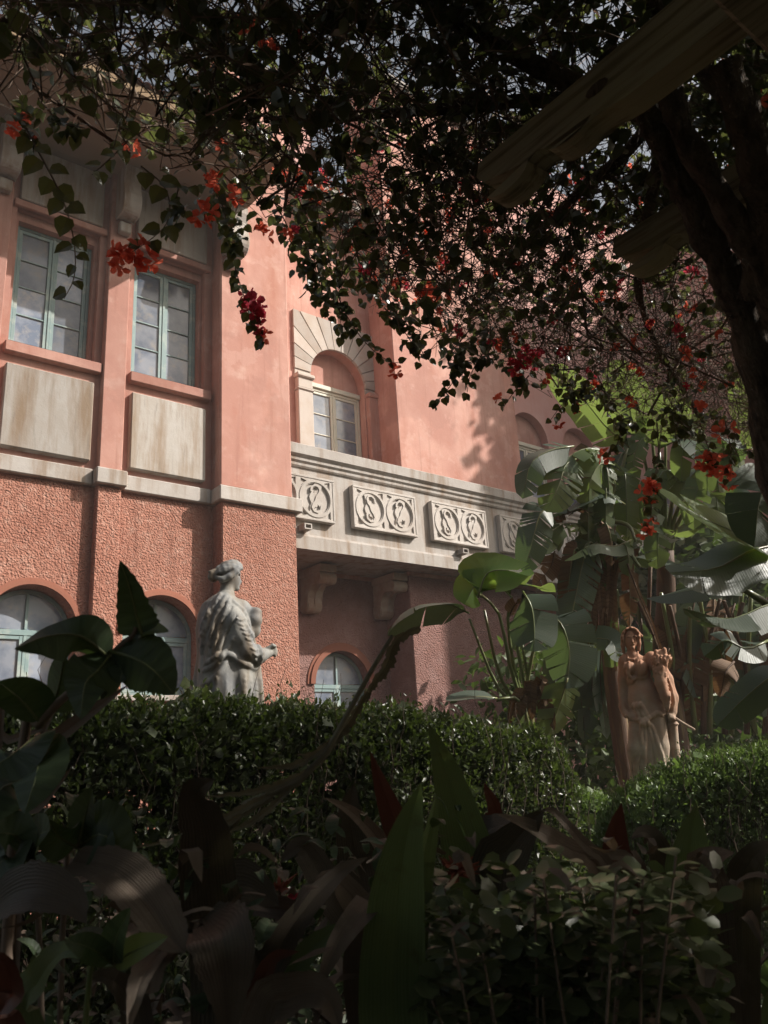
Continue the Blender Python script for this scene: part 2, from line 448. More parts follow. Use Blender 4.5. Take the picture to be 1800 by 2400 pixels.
M['blade_dry'] = material('dry_brown_leaf', (0.20, 0.16, 0.125), 0.7, 0.3, uvvein=((0.085, 0.06, 0.045), 'u', 140.0, 0.8),
    mixes=[((0.11, 0.08, 0.06), 4.0, 0.4, 0.7, 0.8), ((0.30, 0.25, 0.20), 18.0, 0.58, 0.72, 0.7)], trans=((0.2, 0.13, 0.07), 0.12), vb=.4)
M['broad'] = material('broad_garden_leaf', (0.045, 0.07, 0.034), 0.5, 0.4, uvvein=((0.022, 0.036, 0.018), 'v', 45.0, 0.6),
    mixes=[((0.045, 0.062, 0.028), 4.0, 0.45, 0.7, 0.7)], trans=((0.12, 0.2, 0.04), 0.15))
M['round'] = material('glossy_round_leaf', (0.11, 0.135, 0.065), 0.3, 0.55,
    mixes=[((0.11, 0.12, 0.06), 8.0, 0.45, 0.7, 0.8)], trans=((0.16, 0.22, 0.05), 0.2))
M['blade_olive'] = material('withered_olive_leaf', (0.22, 0.20, 0.135), 0.75, 0.3, uvvein=((0.10, 0.085, 0.06), 'u', 60.0, 0.7), mixes=[((0.09, 0.075, 0.055), 9.0, 0.42, 0.66, 0.85)], trans=((0.2, 0.18, 0.08), 0.15))
M['rust'] = material('rust_flower_husk', (0.22, 0.055, 0.025), 0.8, 0.2, mixes=[((0.12, 0.03, 0.02), 20.0, 0.4, 0.7, 0.8)])
M['treeleaf'] = material('tree_leaf', (0.05, 0.075, 0.025), 0.5, 0.4, mixes=[((0.08, 0.11, 0.035), 0.9, 0.45, 0.7, 0.8)], trans=((0.15, 0.25, 0.04), 0.2))
M['white_dry'] = material('white_papery_bloom', (0.6, 0.58, 0.55), 0.6, 0.3)

# ------------------------------------------------------------------ ground
E = EYE
g = MB(); g.add([(-150, -150, 0), (150, -150, 0), (150, 150, 0), (-150, 150, 0)], [(0, 1, 2, 3)], [(0, 0), (1, 0), (1, 1), (0, 1)])
tag(g.build('ground', M['soil'], recalc=False), kind='structure')
pv = empty('garden_path', (4.6, 3.2, 0), 'narrow brick path running past the hedges', 'path', kind='structure')
bk = MB(); bk.box(-.105, .105, -.05, .05, 0, .06, .006)
bkm = bk.mesh('brick', M['paving'])
for i in range(24):
    for j in range(4):
        place(bkm, 'brick', pv, (3.55 + j * .215 + (i % 2) * .1 + U(-.004, .004), 2.0 + i * .108, .004 + U(0, .006)), (0, 0, U(-.03, .03)))

# ------------------------------------------------------------------ the pink villa
villa = empty('pink_villa', (4.2, 8.4, 0), 'pink stucco villa with teal windows and a carved stone balcony', 'building')
WY, PLY, PY, RY, BY = 8.29, 8.18, 8.06, 9.15, 8.60   # planes: bay wall, slim pilaster, pier, recess, projecting bay
Z1 = 3.05 + E      # underside of the string course
Z2 = 3.235 + E     # top of the string course


def arc(cx, cz, r, a0=0, a1=180, n=20):
    return [(cx + r * math.cos(math.radians(a0 + (a1 - a0) * i / n)), cz + r * math.sin(math.radians(a0 + (a1 - a0) * i / n))) for i in range(n + 1)]


def arch_loop(cx, zb, zs, r, n=20):
    return [(cx - r, zb), (cx + r, zb)] + arc(cx, zs, r, n=n)


def ring_plate(mb, cx, zs, r0, r1, y0, y1, n=24):
    o, i = arc(cx, zs, r1, n=n), arc(cx, zs, r0, n=n)
    mb.plate([o + i[::-1]], y0, y1)


def frame_rect(mb, x0, x1, z0, z1, t, y0, y1, bev=.004):
    mb.box(x0, x0 + t, y0, y1, z0, z1, bev); mb.box(x1 - t, x1, y0, y1, z0, z1, bev)
    mb.box(x0 + t, x1 - t, y0 + .001, y1, z0, z0 + t, bev); mb.box(x0 + t, x1 - t, y0 + .001, y1, z1 - t, z1, bev)


def casement(x0, x1, z0, z1, y, rows, mat, split=2, name='window', t=.035, label=None):
    """two-leaf window with its panes"""
    mb = MB()
    frame_rect(mb, x0, x1, z0, z1, t, y, y + .07)
    xm = (x0 + x1) / 2
    leafs = [(x0 + t, xm - .012), (xm + .012, x1 - t)]
    mb.box(xm - .013, xm + .013, y + .003, y + .068, z0 + t, z1 - t)
    panes = []
    for a, b in leafs:
        frame_rect(mb, a + .002, b - .002, z0 + t + .002, z1 - t - .002, .04, y + .012, y + .055, .003)
        za, zb, st = z0 + t + .042, z1 - t - .042, .015
        hh = (zb - za - st * (rows - 1)) / rows
        for k in range(rows):
            panes.append((a + .042, b - .042, za + k * (hh + st), za + k * (hh + st) + hh))
            if k: mb.box(a + .042, b - .042, y + .018, y + .05, za + k * (hh + st) - st, za + k * (hh + st), .002)
    w = mb.build(name, mat, villa, label=label)
    a, b, c, d = panes[0]
    p = MB(); p.box(-(b - a) / 2 - .004, (b - a) / 2 + .004, -.003, .003, -(d - c) / 2 - .004, (d - c) / 2 + .004)
    pm = p.mesh('pane', M['pane'])
    for a, b, c, d in panes:
        place(pm, 'pane', w, ((a + b) / 2, y + .036, (c + d) / 2), (U(-.012, .012), 0, U(-.012, .012)))
    return w


def arched_window(cx, zb, zs, r, y, mat):
    """ground-floor arched window: fan light over two leaves"""
    mb = MB()
    t = .04
    outer = arch_loop(cx, zb, zs, r); inner = arch_loop(cx, zb + t, zs, r - t)
    mb.plate([outer, inner[::-1]], y, y + .07)
    mb.box(cx - r + t, cx + r - t, y + .002, y + .072, zs - .035, zs + .02, .003)
    mb.box(cx - .014, cx + .014, y + .004, y + .066, zs + .021, zs + r - t - .004, .002)
    leafs = [(cx - r + t + .002, cx - .016), (cx + .016, cx + r - t - .002)]
    mb.box(cx - .015, cx + .015, y + .004, y + .068, zb + t, zs - .036)
    for a, b in leafs: frame_rect(mb, a, b, zb + t + .002, zs - .038, .038, y + .01, y + .055, .003)
    w = mb.build('arched_window', mat, villa)
    for a, b in leafs:
        p = MB(); p.box(a + .034, b - .034, y + .03, y + .036, zb + t + .036, zs - .072)
        p.build('pane', M['pane'], w)
    for s0, s1 in ((2, 88), (92, 178)):
        pts = arc(cx, zs + .022, r - t + .003, s0, s1, 12)
        corner = (cx + .015 if s0 < 45 else cx - .015, zs + .022)
        p = MB(); p.plate([[corner] + pts], y + .03, y + .036)
        p.build('pane', M['pane'], w)
    for z in (zb + .12, zs - .16):
        hg = MB(); hg.tube([(cx + r - t - .004, y - .004, z), (cx + r - t - .004, y - .004, z + .05)], .007, 6); hg.build('hinge', mat, w)
    return w


# --- left block: lower pebbledash wall with arched windows
BAYS = [0.91, 2.245, 3.59]
XL = -1.2
mb = MB()
loops = [[(XL, 0), (5.17, 0), (5.17, Z1), (XL, Z1)]]
for cx in BAYS: loops.append(arch_loop(cx, .86 + E, 1.50 + E, .43)[::-1])
mb.plate(loops, WY, WY + .35)
mb.build('lower_wall', M['rough'], villa)
for cx in BAYS:
    mo = MB(); ring_plate(mo, cx, 1.50 + E, .432, .475, WY - .03, WY + .05)
    ring_plate(mo, cx, 1.50 + E, .475, .50, WY - .012, WY + .05)
    mo.build('arch_moulding', M['trim'], villa)
    sl = MB(); sl.box(cx - .5, cx + .5, WY - .05, WY + .15, .80 + E, .859 + E, .006)
    sl.build('window_sill', M['stone'], villa)
    arched_window(cx, .865 + E, 1.49 + E, .427, WY + .18, M['frame'])
bkw = MB(); bkw.box(XL, 5.16, WY + .36, WY + .40, 0, Z1)
bkw.build('light_stop_wall', M['stucco'], villa)  # unseen backing added to stop light leaking through the wall
# pilasters (lower, pebbledash)
PIL = [0.245, 1.575, 2.915]
for x in PIL:
    p = MB(); p.box(x - .13, x + .13, PLY, WY - .002, 0, Z1, .012)
    p.build('lower_pilaster', M['rough'], villa)
p = MB(); p.box(4.185, 5.195, PY, WY + .33, 0, Z1 - .001, .015)
p.build('lower_pier', M['rough'], villa)
# string course, block by block
def ledge(x0, x1, yf, z0=Z1, z1=Z2, name='ledge_stone'):
    q = MB(); q.box(x0, x1, yf, WY + .2, z0 + U(0, .003), z1 + U(-.003, .003), .012)
    q.build(name, M['stone'], villa)
xs = [XL] + PIL + [4.14]
for i in range(len(PIL) + 1):
    a = XL if i == 0 else PIL[i - 1] + .172
    b = PIL[i] - .172 if i < 3 else 4.128
    ledge(a, b, WY - .07)
for x in PIL: ledge(x - .17, x + .17, PLY - .07)
ledge(4.131, 5.262, PY - .06)
# upper wall with windows
ZT = 7.06 + E
mb = MB()
loops = [[(XL, Z2), (4.17, Z2), (4.17, ZT + .5), (XL, ZT + .5)]]
for cx in BAYS: loops.append([(cx - .465, 4.50 + E), (cx - .465, 6.20 + E), (cx + .465, 6.20 + E), (cx + .465, 4.50 + E)])
mb.plate(loops, WY, WY + .35)
mb.build('upper_wall', M['stucco'], villa)
bkw = MB(); bkw.box(XL, 4.15, WY + .36, WY + .40, Z2, ZT + .5)
bkw.build('light_stop_wall', M['stucco'], villa)  # unseen backing added against light leaks, upper floor
for i, cx in enumerate(BAYS):
    # stepped jamb frame
    jm = MB()
    jm.box(cx - .463, cx - .425, WY + .08, WY + .2, 4.502 + E, 6.199 + E); jm.box(cx + .425, cx + .463, WY + .08, WY + .2, 4.502 + E, 6.199 + E)
    jm.box(cx - .425, cx + .425, WY + .08, WY + .2, 6.09 + E, 6.198 + E)
    jm.build('window_reveal', M['stucco'], villa)
    casement(cx - .423, cx + .423, 4.565 + E, 6.088 + E, WY + .165, 4, M['frame'])
    s = MB()
    s.box(cx - .485, cx + .53, WY - .085, WY + .18, 4.375 + E, 4.498 + E, .01)
    s.prism([(WY - .08, 4.498 + E), (WY + .16, 4.498 + E), (WY + .16, 4.56 + E)], 'x', cx - .463, cx + .463)
    s.build('window_sill', M['stucco'], villa)
    p = MB(); p.box(cx - .458, cx + .458, WY - .085, WY + .03, 3.312 + E, 4.24 + E, .012)
    p.build('stone_panel', M['stone_panel'], villa)
    p = MB(); p.box(cx - .458, cx + .465, WY - .07, WY + .03, 6.285 + E, 7.02 + E, .01)
    p.build('stone_panel', M['stone_panel'], villa)
    l = MB(); l.box(cx - .51, cx + .53, WY - .05, WY + .03, 6.2 + E, 6.283 + E, .008)
    l.build('lintel_band', M['stucco'], villa)
for x in PIL:
    p = MB(); p.box(x - .128, x + .128, PLY, WY - .002, Z2 + .001, ZT, .01)
    p.build('upper_pilaster', M['stucco'], villa)


def console(x, yf, z1, w, wallmat=M['stone'], h=.66, d=.27):
    """scrolled stone corbel hanging on a pilaster: S profile in the YZ plane"""
    prof = [(yf, z1), (yf - d, z1), (yf - d - .01, z1 - .10), (yf - d + .02, z1 - .22)]
    prof += [(yf - d * .72 + .0 - .11 * math.sin(a), z1 - h + .17 + .17 * math.cos(a)) for a in [.9 + k * .28 for k in range(8)]]
    prof += [(yf - .05, z1 - h + .01), (yf, z1 - h + .05)]
    q = MB(); q.prism(prof, 'x', x - w / 2, x + w / 2)
    rim = [Vector((x - w / 2 + .004, p[0] + .012, p[1])) for p in prof[1:-1]]
    q.tube(rim, .012, 6); q.tube([Vector((v.x + w - .008, v.y, v.z)) for v in rim], .012, 6)
    q.box(x - w / 2 + .03, x + w / 2 - .03, yf - .1, yf, z1 - h - .17, z1 - h - .03, .012)
    q.build('scroll_corbel', wallmat, villa)


for x in PIL: console(x + .02, PLY, 7.05 + E, .2)
console(4.29, PY, 7.0 + E, .24)
# eave of the left block: soffit, fascia, corrugated tiled slope
ev = MB()
ev.prism([(WY + .3, ZT + .02), (WY - .02, ZT - .01), (WY - .12, ZT - .005), (6.83, ZT - .09), (6.79, ZT - .06), (6.79, ZT + .05), (WY + .3, ZT + .12)], 'x', XL, 4.42)
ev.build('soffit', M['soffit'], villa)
rf = MB()
nx = 56
vs, fs = [], []
for i in range(nx * 4 + 1):
    x = XL + (4.5 - XL) * i / (nx * 4)
    dz = .04 * abs(math.sin(math.pi * i / 4))
    vs += [(x, 6.74, ZT + .055 + dz), (x, 11.0, ZT + 1.75 + dz)]
for i in range(nx * 4): fs.append((2 * i, 2 * i + 2, 2 * i + 3, 2 * i + 1))
rf.add(vs, fs); rf.build('tiled_roof', M['tile'], villa)
gb = MB(); gb.prism([(6.9, ZT + .13), (10.9, ZT + .13), (10.9, ZT + 1.7), (6.95, ZT + .15)], 'x', 4.38, 4.42); gb.build('gable_board', M['mortar'], villa)
# pier, tall
p = MB(); p.box(4.16, 5.155, PY, RY + 1.2, Z2 + .001, 9.6 + E, .02)
p.build('upper_pier', M['stucco'], villa)
p = MB(); p.box(4.08, 5.235, PY - .08, RY + 1.25, 9.6 + E, 9.8 + E, .02); p.build('pier_cap', M['stone'], villa)

# --- recess behind the balcony, with one arched window above and one below
XB0, XB1, XW = 7.42, 10.15, 17.0
mb = MB()
UX, UR, UZS = 6.72, .515, 5.72 + E
loops = [[(5.15, 2.6 + E), (XB0, 2.6 + E), (XB0, 8.75 + E), (5.15, 8.75 + E)], arch_loop(UX, 3.05 + E, UZS, UR)[::-1]]
mb.plate(loops, RY, RY + .3); mb.build('recess_wall', M['stucco'], villa)
mb = MB()
loops = [[(5.19, 0), (XB0, 0), (XB0, 2.598 + E), (5.19, 2.598 + E)], arch_loop(6.57, .32 + E, 1.11 + E, .455)[::-1]]
mb.plate(loops, RY + .001, RY + .35); mb.build('lower_wall', M['rough_shade'], villa)
mo = MB(); ring_plate(mo, 6.57, 1.11 + E, .457, .53, RY - .035, RY + .05); ring_plate(mo, 6.57, 1.11 + E, .53, .57, RY - .015, RY + .05)
mo.build('arch_moulding', M['trim'], villa)
sl = MB(); sl.box(6.05, 7.09, RY - .05, RY + .15, .26 + E, .318 + E, .006); sl.build('window_sill', M['stone'], villa)
arched_window(6.57, .325 + E, 1.10 + E, .452, RY + .12, M['frame'])
bkw = MB(); bkw.box(5.2, 17.0, RY + .42, RY + .46, 0, 8.6 + E); bkw.build('light_stop_wall', M['stucco'], villa)  # unseen backing added against light leaks behind both recesses


def upper_arch_window(cx, shade=False):
    tm = MB(); tm.plate([[(cx - UR + .001, UZS - .06)] + [(cx + UR - .001, UZS - .06)] + arc(cx, UZS, UR - .001)], RY + .17, RY + .28)
    tm.build('tympanum', M['stucco'], villa)
    hd = MB(); hd.box(cx - UR + .002, cx + UR - .002, RY + .10, RY + .25, UZS - .14, UZS - .062, .008)
    hd.build('window_head', M['frame_cream'], villa)
    casement(cx - UR + .012, cx + UR - .012, 3.1 + E, UZS - .142, RY + .13, 7, M['frame_cream'], t=.04)


upper_arch_window(UX)
# voussoirs: radial stones in a square-shouldered surround
x0, x1, zt = UX - .80, UX + .80, 6.72 + E
def edge_pt(a):
    c, s = math.cos(a), math.sin(a)
    k = min(.80 / max(abs(c), 1e-6), (zt - UZS) / max(s, 1e-6))
    return (UX + c * k, UZS + s * k)
sur = MB(); sur.box(UX - .80, UX - UR + .004, RY - .03, RY + .02, UZS - .09, UZS - .003, .006)
sur = sur.build('arch_surround', M['stone_pale'], villa)
q = MB(); q.box(UX + UR + .004, UX + .80, RY - .03, RY + .02, UZS - .09, UZS - .003, .006); q.build('springer', M['stone_pale'], sur)
NV = 13
for k in range(NV):
    a0, a1 = math.pi * k / NV + .011, math.pi * (k + 1) / NV - .011
    pts = [(UX + (UR + .003) * math.cos(a), UZS + (UR + .003) * math.sin(a)) for a in np.linspace(a0, a1, 4)]
    e0, e1 = edge_pt(a0), edge_pt(a1)
    outer = [e1]
    for cxn in ((x1, zt), (x0, zt)):
        ca = math.atan2(cxn[1] - UZS, cxn[0] - UX)
        if a0 < ca < a1: outer.append(cxn)
    outer.append(e0)
    q = MB(); q.plate([pts + outer], RY - .045 + U(-.003, .003), RY + .02)
    q.build('voussoir', M['stone_pale'], sur)
# left colonette with capital, right impost
cl = MB()
cl.box(UX - .79, UX - UR - .012, RY - .10, RY - .002, 3.02 + E, UZS - .36, .012)
cl.box(UX - .805, UX - UR + .002, RY - .12, RY - .002, UZS - .36, UZS - .325, .012)
cl.box(UX - .79, UX - UR - .014, RY - .105, RY - .002, UZS - .325, UZS - .16, .01)
cl.box(UX - .82, UX - UR + .012, RY - .14, RY - .002, UZS - .16, UZS - .092, .016)
cl.build('colonette', M['stone_pale'], villa)
cr = MB(); cr.box(UX + UR + .012, UX + .79, RY - .10, RY - .002, 3.02 + E, UZS - .16, .012)
cr.box(UX + UR - .004, UX + .80, RY - .13, RY - .002, UZS - .16, UZS - .092, .012)
cr.build('colonette', M['stucco'], villa)
# eave and tiles over the recess
ev = MB(); ev.prism([(RY + .2, 8.72 + E), (RY - .05, 8.74 + E), (8.72, 8.67 + E), (8.70, 8.70 + E), (8.70, 8.78 + E), (RY + .2, 8.95 + E)], 'x', 5.16, XB0 - .002)
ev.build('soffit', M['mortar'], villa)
rd = MB(); rd.prism([(8.72, 8.79 + E), (10.6, 9.75 + E), (10.6, 9.70 + E), (8.9, 8.80 + E)], 'x', 5.16, XB0 - .004)
roof = rd.build('roof', M['mortar'], villa)
tl = MB()
n = 8
vs = []
for y, z, rr in ((0, 0, .088), (.45, 0, .074)):
    for k in range(n + 1):
        a = math.pi * k / n
        vs.append((rr * math.cos(a), y, rr * math.sin(a)))
    for k in range(n, -1, -1):
        a = math.pi * k / n
        vs.append(((rr - .014) * math.cos(a), y, (rr - .014) * math.sin(a)))
m_ = 2 * (n + 1)
tl.add(vs, [(k, (k + 1) % m_, m_ + (k + 1) % m_, m_ + k) for k in range(m_)] + [(k, m_ - 1 - k, m_ - 2 - k, k + 1) for k in range(n)])
tlm = tl.mesh('roof_tile', M['tile'])
pa = math.atan2(.96, 1.88)
for r_ in range(5):
    for c_ in range(11):
        d = .39 * r_
        place(tlm, 'roof_tile', roof, (5.27 + c_ * .205 + U(-.008, .008), 8.66 + d * math.cos(pa), 8.80 + E + d * math.sin(pa)), (pa + U(-.02, .02), U(-.04, .04), U(-.03, .03)))
mt = MB()
for c_ in range(11): mt.tube([(5.27 + c_ * .205, 8.655, 8.80 + E), (5.27 + c_ * .205, 8.70, 8.80 + E)], .07, 8)
mt.build('tile_mortar', M['mortar'], roof)
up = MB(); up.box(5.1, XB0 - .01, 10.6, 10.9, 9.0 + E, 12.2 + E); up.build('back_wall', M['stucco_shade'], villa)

# --- projecting bay and the second recess with two more arched windows
mb = MB(); mb.box(XB0, XB1, BY, RY + .41, 2.602 + E, 11.6 + E, .012); mb.build('bay_wall', M['stucco'], villa)
mb = MB(); mb.box(XB0 + .001, XB1 - .001, BY + .002, RY + .40, 0, 2.6 + E, .012); mb.build('lower_bay_wall', M['rough_shade'], villa)
mb = MB(); mb.box(XB0 - .06, XB1 + .06, BY - .10, RY + .5, 11.6 + E, 11.8 + E, .02); mb.build('bay_cornice', M['stone'], villa)
loops = [[(XB1, 0), (XW, 0), (XW, 12.2 + E), (XB1, 12.2 + E)]]
AX = [11.13, 12.60, 14.07, 15.54]
for cx in AX: loops.append(arch_loop(cx, 3.05 + E, UZS, UR)[::-1])
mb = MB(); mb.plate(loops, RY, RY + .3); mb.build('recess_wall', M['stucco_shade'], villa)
for cx in AX: upper_arch_window(cx)
# wing standing forward at the far end of the balcony
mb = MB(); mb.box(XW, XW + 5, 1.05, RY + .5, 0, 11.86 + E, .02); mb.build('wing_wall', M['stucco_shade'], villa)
mb = MB(); mb.box(XW - .05, XW + 5.05, 1.0, RY + .55, 11.86 + E, 12.0 + E, .02); mb.build('wing_cornice', M['stone'], villa)

# --- balcony
bal = MB()
bal.box(5.12, XW, 8.12, 8.27, 2.66 + E, 3.79 + E)
bal.box(5.16, XW - .001, 8.27, RY - .001, 2.661 + E, 2.86 + E)
bal.prism([(8.075, 2.635 + E), (8.075, 2.80 + E), (8.09, 2.83 + E), (8.119, 2.84 + E), (8.119, 2.635 + E)], 'x', 5.14, XW - .002)
balc = bal.build('balcony', M['stone'], villa)
rl = MB()
rl.prism([(8.10, 3.72 + E), (8.085, 3.74 + E), (8.085, 3.775 + E), (8.06, 3.80 + E), (8.06, 3.84 + E), (8.02, 3.875 + E), (8.02, 4.005 + E), (8.04, 4.02 + E), (8.32, 4.02 + E), (8.32, 3.86 + E), (8.29, 3.792 + E), (8.119, 3.792 + E), (8.119, 3.72 + E)], 'x', 5.14, XW - .003)
rl.build('hand_rail', M['stone'], balc)


def scroll(mb, pts, w, y0, y1):
    """flat raised ribbon along 2D points (x, z)"""
    L_, R_ = [], []
    n = len(pts)
    for i, p in enumerate(pts):
        a, b = pts[max(i - 1, 0)], pts[min(i + 1, n - 1)]
        dx, dz = b[0] - a[0], b[1] - a[1]; l = math.hypot(dx, dz) or 1
        ww = w[i] if hasattr(w, '__len__') else w
        L_.append((p[0] - dz / l * ww, p[1] + dx / l * ww)); R_.append((p[0] + dz / l * ww, p[1] - dx / l * ww))
    vs = [(p[0], y0, p[1]) for p in L_] + [(p[0], y0, p[1]) for p in R_] + [(p[0], y1, p[1]) for p in L_] + [(p[0], y1, p[1]) for p in R_]
    fs = []
    for i in range(n - 1):
        fs += [(i, i + 1, n + i + 1, n + i), (i, 2 * n + i, 2 * n + i + 1, i + 1), (n + i, n + i + 1, 3 * n + i + 1, 3 * n + i)]
    fs += [(0, n, 3 * n, 2 * n), (n - 1, 3 * n - 1, 4 * n - 1, 2 * n - 1)]
    mb.add(vs, fs)


def carved_panel_mesh():
    W, H = .55, .295       # half sizes
    yf, ym, yb = -.085, -.056, 0.0
    q = MB()
    q.box(-W, W, ym, yb, -H, H, .006)
    t = .032
    q.box(-W, W, yf, ym + .002, H - t, H, .005); q.box(-W, W, yf, ym + .002, -H, -H + t, .005)
    q.box(-W, -W + t, yf + .001, ym + .002, -H + t, H - t, .004); q.box(W - t, W, yf + .001, ym + .002, -H + t, H - t, .004)
    R = .243
    holes = []
    for sx, cx in ((1, -.258), (-1, .258)):
        def rot(pts, k): return [(-x, -z) for x, z in pts] if k else pts
        def put(pts): holes.append([(cx + sx * x, z) for x, z in pts])
        cres = [(.208 * math.cos(a), .208 * math.sin(a)) for a in np.radians(np.linspace(118, 268, 12))]
        inn = [(-.045, -.172), (-.062, -.13), (-.058, -.09), (-.085, -.055), (-.098, -.015), (-.085, .03), (-.068, .065), (-.085, .10), (-.088, .14)]
        bean = [(-.030, .135), (-.005, .158), (.030, .150), (.050, .120), (.046, .088), (.020, .072), (.022, .098), (.008, .112), (-.012, .108)]
        for k in (0, 1):
            put(rot(cres + inn, k)); put(rot(bean, k))
        for ax_ in (1, -1):
            for az in (1, -1):
                arcp = [(ax_ * (R + .018) * math.cos(a), az * (R + .018) * math.sin(a)) for a in np.radians(np.linspace(33, 60, 5))]
                put([(ax_ * .222, az * .252)] + arcp)
    fixed = []
    for h_ in holes:
        ar = sum(h_[i][0] * h_[(i + 1) % len(h_)][1] - h_[(i + 1) % len(h_)][0] * h_[i][1] for i in range(len(h_)))
        fixed.append(h_ if ar < 0 else h_[::-1])
    q.plate([[(-W + t, -H + t), (W - t, -H + t), (W - t, H - t), (-W + t, H - t)]] + fixed, yf + .008, ym + .001)
    for sx, cx in ((1, -.258), (-1, .258)):
        scroll(q, [(cx + (R - .008) * math.cos(a), (R - .008) * math.sin(a)) for a in np.linspace(0, 2 * math.pi, 33)], .016, yf - .003, yf + .009)
        sp = [(.062, .10), (.045, .155), (.0, .178), (-.045, .155), (-.052, .115), (-.03, .075), (.01, .04), (.035, .0), (-.035, -.0)]
        S1 = [(.075, .085), (.066, .145), (.02, .180), (-.035, .170), (-.062, .125), (-.045, .075), (-.012, .035), (.0, 0)]
        S2 = [(-x, -z) for x, z in S1[::-1]]
        scroll(q, [(cx + sx * x, z) for x, z in S1 + S2[1:]], .013, yf - .005, yf + .009)
    return q.mesh('carved_panel', M['stone_carved'])


cpm = carved_panel_mesh()
for k in range(8):
    place(cpm, 'carved_panel', balc, (6.665 + 1.395 * (k - 1), 8.12, 3.305 + E))
for x in (5.36, 8.06, 10.8):
    s = MB()
    s.box(x - .055, x + .055, 7.98, 8.12, 2.865 + E, 2.88 + E); s.box(x - .055, x + .055, 7.98, 8.12, 2.925 + E, 2.94 + E)
    s.box(x - .055, x - .038, 7.981, 8.12, 2.88 + E, 2.925 + E); s.box(x + .038, x + .055, 7.981, 8.12, 2.88 + E, 2.925 + E)
    s.build('drain_spout', M['stone'], balc)


def bracket(x, w):
    z1 = 2.634 + E
    yw = RY
    prof = [(yw, z1 - .11), (yw - .52, z1 - .11)]
    prof += [(yw - .50 - .075 * math.cos(a), z1 - .19 + .075 * math.sin(a)) for a in np.linspace(1.4, -2.2, 9)]
    prof += [(yw - .36, z1 - .22), (yw - .27, z1 - .30), (yw - .23, z1 - .40)]
    prof += [(yw - .14 - .10 * math.cos(a), z1 - .50 + .10 * math.sin(a)) for a in np.linspace(.3, -2.2, 8)]
    prof += [(yw, z1 - .60)]
    q = MB(); q.prism(prof, 'x', x - w / 2, x + w / 2)
    for sx in (-1, 1):
        xx = x + sx * (w / 2 + .001)
        q.tube([(xx, yw - .50 - .05 * math.cos(a), z1 - .19 + .05 * math.sin(a)) for a in np.linspace(0, 5.2, 12)], .014, 6)
        q.tube([(xx, yw - .13 - .07 * math.cos(a), z1 - .49 + .07 * math.sin(a)) for a in np.linspace(0, 5.2, 12)], .014, 6)
        q.tube([(xx, yw - .48, z1 - .25), (xx, yw - .33, z1 - .24), (xx, yw - .245, z1 - .34), (xx, yw - .22, z1 - .46)], .012, 6)
    q.tube([(x - w / 2 - .022, yw - .50, z1 - .185), (x + w / 2 + .022, yw - .50, z1 - .185)], .078, 16)
    q.tube([(x - w / 2 - .012, yw - .13, z1 - .49), (x + w / 2 + .012, yw - .13, z1 - .49)], .098, 16)
    q.tube([(x, yw - .575, z1 - .19), (x, yw - .40, z1 - .265), (x, yw - .285, z1 - .31), (x, yw - .24, z1 - .42), (x, yw - .235, z1 - .52)], .012, 6)
    q.box(x - w / 2 - .02, x + w / 2 + .03, yw - .58, yw, z1 - .108, z1 - .001, .01)
    q.box(x - w / 2 - .004, x + w / 2 + .004, yw - .055, yw, z1 - .68, z1 - .58, .008)
    q.build('bracket', M['stone_brown'], balc)


bracket(6.05, .22)
bracket(7.30, .22)
bracket(8.75, .22)
balc.location.y += .06

